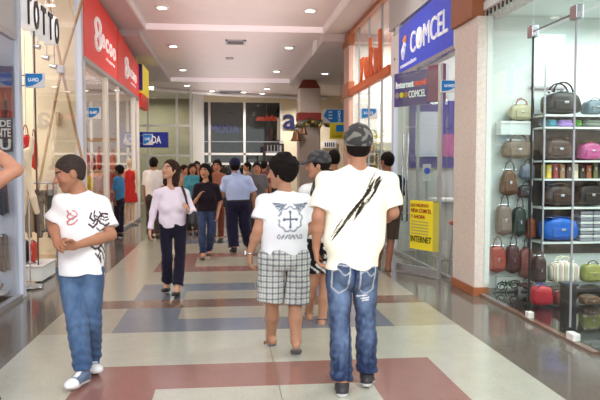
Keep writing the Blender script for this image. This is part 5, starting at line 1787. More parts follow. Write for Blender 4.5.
def pillow(c, w, d, hgt, n=0.45, taper=0.0, seg=20, rings=10, sag=0.0):
    """soft rounded box standing on z=c.z: superellipse rings, narrower towards the top by taper"""
    c = Vector(c); m = MB(); V_, F_ = [], []
    for i in range(rings + 1):
        v = -1 + 2 * i / rings
        rr = (1 - abs(v) ** 4.5) ** (1 / 3.2) if abs(v) < 1 else 0.0
        rr = max(rr, 0.02)
        z = c.z + hgt * (v + 1) / 2
        k = rr * (1 - taper * (v + 1) / 2)
        for a in range(seg):
            t = 2 * PI * a / seg
            x = math.copysign(abs(math.cos(t)) ** n, math.cos(t)); y = math.copysign(abs(math.sin(t)) ** n, math.sin(t))
            wob = 1 + 0.025 * math.sin(t * 3 + v * 4 + c.x * 9)
            V_.append((c.x + x * w / 2 * k * wob, c.y + y * d / 2 * k * wob, z - sag * (x * x) * (v > 0) * v))
    for i in range(rings):
        for a in range(seg):
            F_.append((i * seg + a, i * seg + (a + 1) % seg, (i + 1) * seg + (a + 1) % seg, (i + 1) * seg + a))
    F_.append(tuple(range(seg))[::-1]); F_.append(tuple(rings * seg + a for a in range(seg)))
    return m.add(V_, F_)


def bag(px0, py0, px1, py1, Y, label, colr, depth=0.16, style='tote', accent=None, name='handbag', group=None, taper=0.15, hh=0.35, on=None):
    """the box is the bag's body in the photograph; handles rise above it"""
    a, b = at(px0, py0, Y), at(px1, py1, Y)
    zb = b.z if on is None else on + 0.004
    w, h_ = b.x - a.x, a.z - zb
    c = Vector(((a.x + b.x) / 2, Y, zb))
    t = thing(name, label, 'bag', (c.x, Y, zb), group)
    pillow(c, w, depth, h_, taper=taper, n=0.6 if style == 'duffel' else 0.45, sag=0.15 * h_ if style == 'duffel' else 0.02).build('bag_body', colr if not isinstance(colr, tuple) else rgbm(colr), t, smooth=True)
    ac = rgbm(accent or (60, 44, 36))
    hz = zb + h_ * 0.96
    yf = Y - depth * 0.42
    for s_ in ((-1, 1) if style in ('tote', 'duffel') else (-1,)):
        yy = Y + s_ * depth * 0.22
        pts = [(c.x - w * 0.24 * math.cos(u) * 1.0, yy, hz - 0.02 + math.sin(u) * h_ * hh) for u in np.linspace(0, PI, 11)]
        MB().tube(pts, max(0.006, w * 0.022), 7).build('handle', ac, t, smooth=True)
    MB().tube([(c.x - w * 0.36, yf * 0.25 + Y * 0.75 - 0.004, hz - 0.004), (c.x + w * 0.36, yf * 0.25 + Y * 0.75 - 0.004, hz - 0.004)], 0.005, 6).build('zipper', steel, t)
    if style in ('flap', 'duffel', 'satchel'):
        yk = Y - depth * 0.5
        MB().box(c.x - w * 0.28, c.x + w * 0.28, yk - 0.008, yk + 0.02, zb + h_ * 0.18, zb + h_ * 0.55).build('front_pocket', colr if not isinstance(colr, tuple) else rgbm(colr), t, bevel=0.008)
        MB().box(c.x - w * 0.06, c.x + w * 0.06, yk - 0.016, yk - 0.006, zb + h_ * 0.42, zb + h_ * 0.52).build('buckle', steel, t, bevel=0.003)
    return t


# ---- the bag shop at right: a steel rack with glass boards against the cross wall
YB = 7.80
def zz(py, Y=YB): return at(560, py, Y).z
rack = thing('display_rack', 'tall steel display rack with glass boards holding the bags behind the right window', 'rack', (4.4, 7.85, 0.03))
xa, xb = 3.70, 4.90
for x in (xa, xb):
    for y in (7.66, 7.97): MB().box(x, x + 0.02, y, y + 0.02, 0.03, 2.75).build('rack_post', steel, rack)
SH = {}
MB().box(xa, xb, 8.025, 8.045, at(560, 256, 7.8).z, at(560, 113, 7.8).z).build('back_panel', rgbm((104, 94, 92), 0.6), rack)
for k, py in (('a', 115.5), ('b', 127.5), ('c', 160.5), ('d', 178.5), ('e', 206.5), ('f', 240.5), ('g', 284)):
    z = zz(py); SH[k] = z
    MB().box(xa, xb, 7.64, 8.01, z - 0.022, z).build('shelf_board', shelfg, rack)

leather = lambda r, g, b: rgbm((r, g, b), 0.4)
bag(541, 90, 580, 115, YB, 'large black leather duffel bag on the top board of the rack', leather(38, 34, 36), 0.28, 'duffel', (30, 28, 30), hh=0.40, on=SH['a'], name='duffel_bag')
bag(542, 137, 571, 160, YB, 'dark brown satchel on the third board below the black duffel', leather(66, 44, 40), 0.24, 'satchel', (90, 60, 50), on=SH['c'], hh=0.15)
bag(577, 141, 600, 160, YB, 'long magenta and khaki bag at the right end of the third board', leather(176, 78, 132), 0.22, 'duffel', (110, 110, 70), on=SH['c'], hh=0.12, name='duffel_bag')
bag(542, 183, 572, 206, YB, 'dark brown leather bag with pale trim on the fifth board', leather(62, 42, 36), 0.26, 'flap', (150, 130, 110), on=SH['e'], hh=0.1)
bag(574, 182, 602, 206, YB, 'blackish bag beside the pale-trimmed brown bag on the fifth board', leather(48, 36, 34), 0.24, 'flap', (80, 60, 50), on=SH['e'], hh=0.12)
bag(540, 216, 576, 240, 7.76, 'bright blue quilted duffel bag on the lower board', rgbm((28, 98, 196), 0.5), 0.26, 'duffel', (30, 60, 120), on=SH['f'], hh=0.08, taper=0.05, name='duffel_bag')
rnd = random.Random(3)
bag(583, 99, 603, 115, YB, 'blue-grey soft handbag right of the large black duffel on the top board', leather(96, 112, 122), 0.22, 'flap', (60, 60, 70), on=SH['a'], hh=0.2)
# folded scarves on the second board, small wallets standing on the fourth
for i, (x0, x1, c_, nm) in enumerate(((543, 553, (70, 140, 160), 'teal'), (553, 569, (160, 128, 196), 'lilac'), (571, 577, (84, 150, 60), 'green'), (578, 600, (120, 128, 120), 'grey-green'))):
    a, b = at(x0, 130, YB), at(x1, 140, YB)
    t = thing('folded_scarf', nm + ' folded scarf draped on top of the brown satchels row', 'scarf', ((a.x + b.x) / 2, YB, SH['b']), 'folded scarves on the rack')
    pillow(((a.x + b.x) / 2, YB - 0.02, SH['b'] + 0.004), b.x - a.x - 0.01, 0.24, 0.055, n=0.5).build('folded_cloth', rgbm(c_, 0.9), t, smooth=True)
    pillow(((a.x + b.x) / 2, YB - 0.03, SH['b'] + 0.05), (b.x - a.x) * 0.9, 0.20, 0.035, n=0.5).build('top_fold', rgbm(c_, 0.9), t, smooth=True)
cols = [('yellow', (214, 190, 70)), ('crimson', (150, 50, 56)), ('tan', (150, 112, 80)), ('dark brown', (70, 46, 40)), ('cream', (206, 196, 170)), ('black', (36, 32, 34)), ('rust', (150, 86, 56)), ('olive', (96, 96, 62)), ('slate blue', (84, 96, 120)), ('ivory', (224, 218, 204)), ('plum', (92, 48, 72)), ('charcoal', (60, 58, 60))]
for i, (nm, c_) in enumerate(cols):
    x0 = 3.77 + i * 0.083
    if x0 > 4.92: break
    h_ = 0.16 + 0.03 * rnd.random()
    t = thing('wallet', nm + ' wallet standing upright in the row on the fourth board', 'wallet', (x0 + 0.03, 7.78, SH['d']), 'wallets standing on the fourth board')
    MB().box(x0, x0 + 0.055, 7.70, 7.86, SH['d'] + 0.003, SH['d'] + h_).build('cover', rgbm(c_, 0.5), t, bevel=0.006)
    MB().box(x0 + 0.018, x0 + 0.037, 7.694, 7.70, SH['d'] + h_ * 0.55, SH['d'] + h_ * 0.75).build('clasp', steel, t)
for i, (x0, c_, nm) in enumerate(((545, (90, 110, 130), 'steel blue'), (553, (206, 200, 190), 'pale'), (562, (60, 84, 92), 'petrol'), (571, (150, 140, 150), 'mauve grey'), (580, (100, 74, 96), 'aubergine'), (590, (196, 200, 204), 'silver'))):
    a = at(x0, 120, YB)
    t = thing('coin_purse', nm + ' coin purse lying under the black duffel bag', 'purse', (a.x, YB, SH['b'] + 0.0), 'coin purses under the duffel')
    pillow((a.x, YB + 0.06, SH['b'] + 0.004), 0.085, 0.09, 0.105, n=0.6).build('purse_body', rgbm(c_, 0.5), t, smooth=True)
    MB().tube([(a.x - 0.03, YB + 0.06, SH['b'] + 0.105), (a.x + 0.03, YB + 0.06, SH['b'] + 0.105)], 0.006, 6).build('clasp', steel, t)

# ribbed white stacks of belts boxes at the far right of the rack
for j_, (x0, nm) in enumerate(((577, 'left'), (590, 'right'))):
    a, b = at(x0, 242, 7.74), at(x0 + 12, 257, 7.74)
    t = thing('belt_stack', nm + ' stack of white and grey rolled belts on the board by the blue duffel', 'belts', ((a.x + b.x) / 2, 7.74, SH['f']), 'stacks of rolled belts')
    for i in range(9):
        z = SH['f'] + 0.004 + i * 0.040
        MB().box(a.x, b.x, 7.66, 7.84, z, z + 0.034).build('belt', rgbm((206, 208, 210) if i % 2 else (140, 140, 150)), t, bevel=0.006)
low = zz(330, 7.5)
# low tier: the striped tote, red tote, dark counter
stripe = bpy.data.materials.new('striped_canvas'); stripe.use_nodes = True
nt = stripe.node_tree; bs = nt.nodes['Principled BSDF']; bs.inputs['Roughness'].default_value = 0.85
tc = nt.nodes.new('ShaderNodeTexCoord'); sp = nt.nodes.new('ShaderNodeSeparateXYZ'); mu = nt.nodes.new('ShaderNodeMath'); mu.operation = 'MULTIPLY'; mu.inputs[1].default_value = 16
fr_ = nt.nodes.new('ShaderNodeMath'); fr_.operation = 'FRACT'; rp = nt.nodes.new('ShaderNodeValToRGB')
rp.color_ramp.interpolation = 'CONSTANT'
els = [(0, (236, 232, 220)), (0.30, (110, 130, 60)), (0.42, (236, 232, 220)), (0.55, (196, 96, 110)), (0.68, (236, 232, 220)), (0.80, (140, 116, 80)), (0.90, (236, 232, 220))]
rp.color_ramp.elements[0].color = L(els[0][1]); rp.color_ramp.elements[1].position = els[1][0]; rp.color_ramp.elements[1].color = L(els[1][1])
for p_, c_ in els[2:]:
    e = rp.color_ramp.elements.new(p_); e.color = L(c_)
nt.links.new(tc.outputs['Object'], sp.inputs[0]); nt.links.new(sp.outputs['X'], mu.inputs[0]); nt.links.new(mu.outputs[0], fr_.inputs[0]); nt.links.new(fr_.outputs[0], rp.inputs[0]); nt.links.new(rp.outputs[0], bs.inputs['Base Color'])
YS = 7.45
cnt = thing('display_table', 'low dark display platform carrying the striped tote behind the right window', 'platform', (4.1, 7.35, 0.03))
zt = at(560, 284, YS).z
MB().box(3.36, 5.0, 7.15, 7.60, zt - 0.03, zt).build('table_top', rgbm((60, 50, 52), 0.2), cnt, bevel=0.004)
for x in (3.37, 4.92):
    for y in (7.17, 7.56): MB().box(x, x + 0.035, y, y + 0.035, 0.03, zt - 0.03).build('leg', steel, cnt)
bag(549, 260, 577, 284, YS, 'canvas tote with green, pink and brown stripes on the low platform', stripe, 0.18, 'tote', (226, 220, 200), on=zt + 0.002, hh=0.25, taper=0.03, name='tote_bag')
bag(532, 254, 545, 284, YS, 'dark patterned handbag just left of the striped tote', leather(64, 44, 44), 0.16, 'flap', (110, 80, 70), on=zt + 0.002, hh=0.2)
bag(581, 262, 601, 284, YS, 'yellow-green floral handbag at the right end of the low platform', leather(150, 150, 84), 0.16, 'flap', (70, 60, 50), on=zt + 0.002, hh=0.2)
bag(531, 284, 551, 316, 6.95, 'crimson tote with blue handles on the black floor before the striped tote', leather(190, 34, 52), 0.18, 'tote', (60, 70, 150), on=0.03, hh=0.12, name='tote_bag')
bag(553, 290, 566, 317, 6.95, 'maroon handbag on the black floor beside the crimson tote', leather(110, 30, 40), 0.18, 'flap', (50, 20, 24), on=0.03, hh=0.12)
bag(580, 294, 598, 317, 6.95, 'brown handbag on the black floor at the right edge of the bag shop', leather(96, 66, 46), 0.18, 'flap', (60, 40, 30), on=0.03, hh=0.12)
bc = thing('counter_plinth', 'narrow glossy black plinth behind the glass door edge', 'plinth', (3.35, 6.4, 0.03))
a, b = at(567, 286, 6.24), at(577, 286, 6.24)
MB().box(a.x, b.x, 6.24, 6.38, 0.03, a.z).build('plinth_body', rgbm((30, 28, 34), 0.15), bc, bevel=0.004)
MB().box(a.x - 0.01, b.x + 0.01, 6.22, 6.40, a.z, a.z + 0.02).build('plinth_top', rgbm((70, 66, 70), 0.1), bc)

# hook wall left of the rack: bags hanging from pegs
def hung(px0, py0, px1, py1, label, colr, style='flap', accent=None, name='handbag', taper=0.1):
    t = bag(px0, py0, px1, py1, 7.95, label, colr, 0.13, style, accent, name, 'bags on the peg wall', taper)
    a, b = at(px0, py0, 7.95), at(px1, py1, 7.95)
    MB().tube([((a.x + b.x) / 2, 8.07, a.z + 0.055), ((a.x + b.x) / 2, 7.90, a.z + 0.065)], 0.006, 6).build('peg', steel, t)
    return t


hung(509, 103, 532, 121, 'khaki bag with a red strap at the top of the peg wall', leather(190, 184, 150), 'flap', (190, 60, 60))
hung(501, 139, 534, 159, 'two-tone beige and brown handbag under the khaki bag', leather(132, 112, 96), 'flap', (90, 70, 60))
hung(499, 168, 518, 196, 'brown oval handbag on the peg wall beside the granite column', leather(110, 78, 60), 'flap', (70, 50, 40), taper=0.45)
hung(520, 163, 534, 180, 'small blue-grey pouch right of the brown oval handbag', leather(120, 130, 150), 'flap')
hung(518, 184, 533, 198, 'small charcoal pouch under the blue-grey pouch', leather(72, 66, 70), 'flap')
hung(496, 203, 511, 236, 'taupe narrow handbag under the brown oval handbag', leather(140, 120, 112), 'flap')
hung(512.5, 205, 525, 237, 'dark green handbag beside the taupe narrow handbag', leather(52, 66, 62), 'flap')
hung(526, 216, 535, 239, 'burnt orange round pouch left of the blue duffel', leather(178, 92, 60), 'flap', taper=0.3)
hung(488, 244, 505, 273, 'red and tan handbag low beside the granite column', leather(168, 74, 66), 'flap', (120, 90, 70))
hung(506, 243, 518.5, 274, 'dark plum handbag low on the peg wall', leather(84, 50, 56), 'flap')
hung(519.5, 246, 532, 279, 'rose brown handbag low on the peg wall by the table', leather(146, 84, 84), 'flap')
t = thing('gift_box', 'flat white box bag near the top of the peg wall', 'box', (3.5, 7.95, 1.9))
a, b = at(501, 121, 7.9), at(532, 135, 7.9)
MB().box(a.x, b.x, 7.9, 8.06, b.z, a.z).build('box_body', whitew, t, bevel=0.006)
MB().box(a.x - 0.005, b.x + 0.005, 7.89, 8.06, a.z - 0.03, a.z).build('lid', white, t, bevel=0.003)
t = thing('wall_sign', 'small white card with green lettering low on the peg wall', 'sign', (3.5, 8.0, 0.2))
a, b = at(497, 277, 8.0), at(526, 288, 8.0)
MB().box(a.x, b.x, 8.0, 8.055, b.z, a.z).build('card', white, t)
text_mesh('lettering', 'AMERI', rgbm((60, 120, 90)), (a.x + 0.03, 7.995, b.z + 0.03), (1, 0, 0), (0, 0, 1), 0.07, 0.26, 0.004, t, bold=0.02)
t = thing('wire_stand', 'curly black wire plant stand on the floor under the peg wall', 'stand', (3.4, 7.7, 0.03))
for k in range(3):
    pts = [(3.25 + 0.16 * k + 0.07 * math.cos(u) * (1 - u / 14), 7.75, 0.035 + 0.02 * k + 0.035 + 0.06 * math.sin(u) * (1 - u / 14) + 0.03) for u in np.linspace(-PI / 2, 10, 26)]
    MB().tube(pts, 0.008, 6).build('scroll', black, t, smooth=True)
MB().tube([(3.15, 7.75, 0.04), (3.72, 7.75, 0.04)], 0.01, 6).build('base_bar', black, t)
t = thing('lightbox', 'tall frosted white light box rising behind the bag rack', 'light box', (4.2, 8.0, 2.4))
a, b = at(536, 33, 7.98), at(566, 86, 7.98)
MB().box(a.x, b.x, 8.02, 8.06, b.z, a.z).build('frosted_panel', mat('frosted_light', (240, 255, 252), 0.4, noise=0.0, emit=0.5), t)
MB().box(a.x - 0.02, b.x + 0.02, 8.015, 8.06, b.z - 0.03, b.z).build('panel_frame', alum, t)

# ================================================================ left: shoe shop window
def at8(px, py): return at(px, py, 8.28)
t = thing('window_poster', 'dark red and violet poster in the shoe window at far left', 'poster', (-2.7, 8.28, 1.9))
a, b = at8(-14, 66), at8(14, 118)
MB().box(a.x, b.x, 8.26, 8.29, b.z, a.z).build('poster_board', vcmat('poster_print', 0.4, 0.4), t)
pb = list(t.children)[0]
me = pb.data
bm = bmesh.new(); bm.from_mesh(me); bmesh.ops.subdivide_edges(bm, edges=bm.edges[:], cuts=24, use_grid_fill=True); bm.to_mesh(me); bm.free()
P_ = np.zeros(len(me.vertices) * 3); me.vertices.foreach_get('co', P_); P_ = P_.reshape(-1, 3)
u_ = (P_[:, 0] - a.x) / (b.x - a.x); v_ = (P_[:, 2] - b.z) / (a.z - b.z)
nz_ = vnoise(P_, 9, 5)
Cc_ = np.where((v_ > 0.62)[:, None], lin((62, 50, 110))[None] * (0.5 + nz_[:, None]), lin((150, 52, 34))[None] * (0.4 + 1.1 * nz_[:, None]))
Cc_[(v_ < 0.5) & (np.sin(u_ * 25 + 4 * nz_) > 0.75)] = lin((196, 110, 60))
Cc_[(v_ < 0.35) & (np.sin(u_ * 17 + 2) > 0.7)] = lin((40, 30, 34))
ca = me.color_attributes.new('Col', 'FLOAT_COLOR', 'POINT'); ca.data.foreach_set('color', np.concatenate([Cc_, np.ones((len(Cc_), 1))], 1).ravel().astype(np.float32))
t = thing('window_poster', 'black lettered panel below the red poster in the shoe window', 'poster', (-2.7, 8.28, 1.6))
a, b = at8(-14, 119), at8(13, 152)
MB().box(a.x, b.x, 8.26, 8.29, b.z, a.z).build('poster_board', rgbm((52, 48, 52), 0.4), t)
for k, (tx, y0, y1) in enumerate((('BODE', 120, 127), ('GENTE', 128.5, 137), ('DU', 139, 150))):
    p0, p1 = at8(-12, y1), at8(11.5, y0)
    text_mesh('lettering', tx, white, (p0.x, 8.255, p0.z), (1, 0, 0), (0, 0, 1), p1.z - p0.z, p1.x - p0.x, 0.004, t, bold=0.03)


def drape(px0, py0, px1, py1, label, colr, name, cat, Y=8.26, parent_label=None, folds=3, d=0.05):
    """a cloth hung over a peg: wavy grid with thickness"""
    a, b = at(px0, py0, Y), at(px1, py1, Y)
    t = thing(name, label, cat, ((a.x + b.x) / 2, Y, b.z))
    nx, nz = 16, 12; F_ = []; V_ = []
    for s_ in (0, 1):
        for i in range(nz + 1):
            v = i / nz
            for k in range(nx + 1):
                u = k / nx
                wd = 0.72 + 0.28 * v
                x = (a.x + b.x) / 2 + (u - 0.5) * (b.x - a.x) * wd
                y = Y - 0.02 - d * (0.5 + 0.5 * math.cos(u * folds * 2 * PI + v)) * (0.4 + 0.6 * v) - (0.012 if s_ else 0)
                z = a.z + (b.z - a.z) * v - 0.03 * math.cos((u - 0.5) * 3) * (1 - v) * -1 + 0.02 * math.sin(u * 9) * v
                V_.append((x, y, z))
    n = (nx + 1) * (nz + 1)
    for i in range(nz):
        for k in range(nx):
            q = i * (nx + 1) + k
            F_.append((q, q + 1, q + nx + 2, q + nx + 1)); F_.append((n + q, n + q + nx + 1, n + q + nx + 2, n + q + 1))
    for k in range(nx):
        F_.append((k, n + k, n + k + 1, k + 1)); q = nz * (nx + 1) + k; F_.append((q, q + 1, n + q + 1, n + q))
    for i in range(nz):
        q = i * (nx + 1); F_.append((q, q + nx + 1, n + q + nx + 1, n + q)); q += nx; F_.append((q, n + q, n + q + nx + 1, q + nx + 1))
    MB().add(V_, F_).build('cloth', rgbm(colr, 0.9), t, smooth=True)
    MB().tube([((a.x + b.x) / 2, Y + 0.05, a.z - 0.01), ((a.x + b.x) / 2, Y - 0.08, a.z + 0.01)], 0.012, 6).build('peg', steel, t)
    return t


drape(-4, 184, 11, 214, 'blue-grey scarf hanging upper in the shoe window', (92, 96, 108), 'scarf', 'scarf')
drape(-4, 236, 12, 270, 'grey-brown scarf hanging lower in the shoe window', (128, 116, 112), 'scarf', 'scarf')


def shoe_shape(p, ln, colr, label, name='shoe', cat='shoe', group=None):
    t = thing(name, label, cat, p, group)
    V = Vol((p[0] - ln * 0.7, p[1] - 0.09, p[2] - 0.02), (p[0] + ln * 0.7, p[1] + 0.09, p[2] + 0.18), 0.008)
    V.cone(vec(p[0] - ln * 0.34, p[1], p[2] + 0.05), vec(p[0] - ln * 0.30, p[1], p[2] + 0.09), 0.042, 0.036, 0.02)
    V.cone(vec(p[0] - ln * 0.3, p[1], p[2] + 0.04), vec(p[0] + ln * 0.3, p[1], p[2] + 0.024), 0.042, 0.038, 0.02)
    V.each(lambda D, X, Y, Z: np.maximum(D, p[2] - Z))
    V.build('upper', shoem, colr, t)
    MB().box(p[0] - ln * 0.42, p[0] + ln * 0.42, p[1] - 0.04, p[1] + 0.04, p[2], p[2] + 0.018).build('sole', rgbm((60, 50, 46)), t, bevel=0.006)
    return t


zs = at(4, 308, 8.1).z
t = thing('shoe_shelf', 'low white shelf with shoes in the far left window', 'shelf', (-2.8, 8.1, 0))
MB().box(-3.6, -2.53, 7.85, 8.28, 0.0, zs).build('shelf_body', whitew, t, bevel=0.005)
z2 = at(4, 292, 8.15).z
MB().box(-3.4, -2.56, 8.05, 8.29, z2 - 0.02, z2).build('shelf_board', shelfg, t)
shoe_shape((-2.72, 8.0, zs + 0.004), 0.26, (116, 88, 70), 'brown low shoe on the low white shelf at far left')
t = thing('belt', 'coiled tan belt on the narrow board in the shoe window', 'belt', (-2.72, 8.15, z2))
pts = [(-2.72 + (0.05 + 0.006 * u) * math.cos(u), 8.15, z2 + 0.10 + (0.05 + 0.006 * u) * math.sin(u) * 0.8) for u in np.linspace(0, 4 * PI, 40)]
MB().tube(pts, 0.012, 6).build('strap', rgbm((150, 120, 96)), t, smooth=True)

# ================================================================ left: totto shop interior
def hang_rack(x0, x1, Y, z, items, label):
    t = thing('clothes_rack', label, 'rack', ((x0 + x1) / 2, Y, 0.02))
    MB().tube([(x0, Y, z), (x1, Y, z)], 0.015, 8).build('rail', steel, t)
    for x in (x0, x1): MB().tube([(x, Y, 0.02), (x, Y, z)], 0.015, 8).build('upright', steel, t)
    for x in (x0, x1): MB().box(x - 0.02, x + 0.02, Y - 0.22, Y + 0.22, 0.02, 0.05).build('foot', steel, t)


def garment(px, py0, py1, wpx, Y, colr, label, group=None):
    a, b = at(px, py0, Y), at(px, py1, Y)
    w = wpx * Y / CAM_F
    t = thing('jacket', label, 'garment', (a.x, Y, b.z), group)
    V = Vol((a.x - w, Y - 0.16, b.z - 0.05), (a.x + w, Y + 0.16, a.z + 0.1), 0.012)
    V.cone(vec(a.x - w * 0.32, Y, a.z - 0.06), vec(a.x + w * 0.32, Y, a.z - 0.06), 0.05, 0.05, 0.03)
    V.cone(vec(a.x, Y, a.z - 0.1), vec(a.x, Y, b.z), w * 0.34, w * 0.40, 0.04, flat=((0, 1, 0), 2.2))
    for q in (-1, 1): V.cone(vec(a.x + q * w * 0.36, Y, a.z - 0.07), vec(a.x + q * w * 0.46, Y, b.z + (a.z - b.z) * 0.15), 0.032, 0.028, 0.015)
    V.each(lambda D, X, Y_, Z: np.maximum(D + 0.008 * np.sin(X * 60 + Z * 8), b.z - Z))
    V.build('cloth', clothm, colr, t)
    MB().tube([(a.x, Y, r0.z + 0.004), (a.x, Y, a.z - 0.03)], 0.006, 6).build('hanger_hook', steel, t)
    return t


r0 = at(24, 184, 10.4); r1 = at(56, 184, 10.4)
hang_rack(r0.x - 0.3, r1.x, 10.4, r0.z + 0.02, 5, 'steel clothes rack with dark jackets inside the totto shop')
for px, c_, lb in ((19, (96, 70, 58), 'brown jacket at the left end of the rack'), (29, (150, 130, 104), 'khaki jacket next to the brown one'), (39, (58, 52, 58), 'charcoal jacket in the middle of the rack'), (49, (84, 88, 84), 'grey-green jacket at the right end of the rack')):
    garment(px, 189, 238, 6.6, 10.4, c_, lb + ', totto shop')
t = thing('display_plinth', 'low white display plinth inside the totto entrance', 'plinth', (-2.9, 9.3, 0.02))
a, b = at(14, 268, 9.2), at(42, 268, 9.2)
MB().box(a.x - 0.1, b.x, 9.2, 9.9, 0.02, a.z).build('plinth_body', whitew, t, bevel=0.006)
MB().box(a.x - 0.12, b.x + 0.02, 9.18, 9.92, a.z, a.z + 0.02).build('plinth_top', greyw, t)
zt_ = a.z + 0.02
for i, (px, c_, lb) in enumerate(((20, (150, 30, 30), 'dark red backpack'), (27, (60, 44, 52), 'dark plum backpack'), (34, (196, 60, 44), 'bright red backpack'))):
    bag(px - 3.2, 240, px + 3.2, 266, 9.5, lb + ' on the low plinth of the totto shop', leather(*c_), 0.2, 'flap', (30, 24, 26), name='backpack', on=zt_, hh=0.12)
# stretched pale display figure with red bags by the entrance
rb1 = bag(21, 134, 32, 157, 9.15, 'bright red bag hanging beside the pale post', leather(222, 30, 34), 0.16, 'flap', (160, 20, 24), hh=0.5)
rb2 = bag(31.5, 139, 38, 170, 9.4, 'orange red bag hanging right of the bright red one', leather(228, 70, 46), 0.14, 'flap', (150, 40, 30), hh=0.4)
for rb, px, py, Y_ in ((rb1, 26.5, 130, 9.15), (rb2, 34.8, 134, 9.4)):
    p = at(px, py, Y_)
    MB().tube([(p.x, Y_ - 0.03, p.z - 0.05), (p.x, Y_, 4.72)], 0.004, 6).build('hanging_cord', steel, rb)
t = thing('mannequin', 'headless cream mannequin reaching up between the red bags', 'mannequin', (-2.6, 9.1, 0.02))
V = Vol(np.array(at(14, 215, 8.8)) - vec(0.3, 0.3, 0.3), np.array(at(44, 128, 8.8)) + vec(0.3, 0.3, 0.2), 0.012)
G = lambda x, y, d=0: np.array(at(x, y, 8.8 + d))
V.cone(G(28, 152), G(27, 174), 0.055, 0.045, 0.03)
V.cone(G(27, 174), G(25, 196), 0.05, 0.034, 0.02); V.cone(G(27, 174), G(33, 197, -0.05), 0.05, 0.034, 0.02)
V.cone(G(33, 197, -0.05), G(37, 212), 0.045, 0.035, 0.02); V.cone(G(25, 196), G(23, 214), 0.05, 0.035, 0.02)
V.cone(G(25, 152), G(22, 166, -0.08), 0.035, 0.028, 0.02); V.cone(G(31, 152), G(32, 138), 0.035, 0.026, 0.02)
V.build('figure', shoem, (236, 218, 188), t)
q_ = at(29, 212, 8.8)
MB().tube([(q_.x, 8.8, q_.z + 0.25), (q_.x, 8.8, 0.03)], 0.010, 8).build('stand_pole', steel, t)
MB().lathe((q_.x, 8.8, 0.02), [(0.16, 0), (0.15, 0.015), (0.02, 0.02)], 20).build('stand_base', steel, t)
for k, (px, py, lb) in enumerate(((38, 46, 'upper'), (46, 58, 'middle'), (53, 68, 'lower'))):
    p = at(px, py, 10.0) + Vector((-0.05 * k, 0.25 * k, 0.05 * k))
    t = thing('track_spotlight', lb + ' steel track spotlight under the ceiling of the totto shop', 'spotlight', tuple(p), 'spotlights of the totto shop')
    MB().tube([(p.x - 0.06, p.y, p.z), (p.x + 0.03, p.y - 0.02, p.z - 0.02)], [0.03, 0.04], 12).build('lamp_can', steel, t)
    MB().tube([(p.x, p.y, p.z + 0.03), (p.x, p.y, 4.75)], 0.008, 6).build('hanger', steel, t)
for px0, py0, px1, py1, lb, c_ in ((47, 183, 54, 191, 'small brown framed picture on the cream end wall', (120, 70, 50)), (56, 112, 60, 125, 'small pale notice pinned on the cream end wall', (206, 180, 140))):
    a, b = at(px0, py0, 11.97), at(px1, py1, 11.97)
    t = thing('picture', lb, 'picture', (a.x, 11.97, b.z))
    MB().box(a.x, b.x, 11.95, 12.0, b.z, a.z).build('frame', rgbm(c_), t, bevel=0.005)
    MB().box(a.x + 0.02, b.x - 0.02, 11.94, 11.96, b.z + 0.02, a.z - 0.02).build('print', cream, t)

# ================================================================ left: red fascia shop interior
a, b = at(82, 138, 16.2), at(117, 142, 16.2)
t = thing('wall_shelf', 'tan wall shelf unit with red bags inside the red fascia shop', 'shelf', ((a.x + b.x) / 2, 16.4, 0.02))
for z0, z1 in ((a.z - 0.08, a.z), (at(90, 171, 16.2).z - 0.05, at(90, 171, 16.2).z), (0.9, 0.95)):
    MB().box(a.x, b.x, 16.2, 16.6, z0, z1).build('shelf_board', woodm, t)
for x in (a.x, b.x - 0.04): MB().box(x, x + 0.04, 16.55, 16.62, 0.02, a.z + 0.3).build('upright', alum, t)
zsh = at(90, 171, 16.2).z
for i, (x0, x1, y0, c_, nm) in enumerate(((84, 90, 153, (206, 44, 40), 'scarlet'), (91, 96, 157, (150, 54, 40), 'rust'), (97, 102, 151, (196, 60, 50), 'tomato red'), (103, 109, 155, (120, 50, 46), 'maroon'), (110, 116, 153, (214, 120, 90), 'salmon'))):
    bag(x0, y0, x1, 171, 16.35, nm + ' handbag in the row on the tan shelf of the red fascia shop', leather(*c_), 0.2, 'tote', c_, on=zsh + 0.004, hh=0.3)


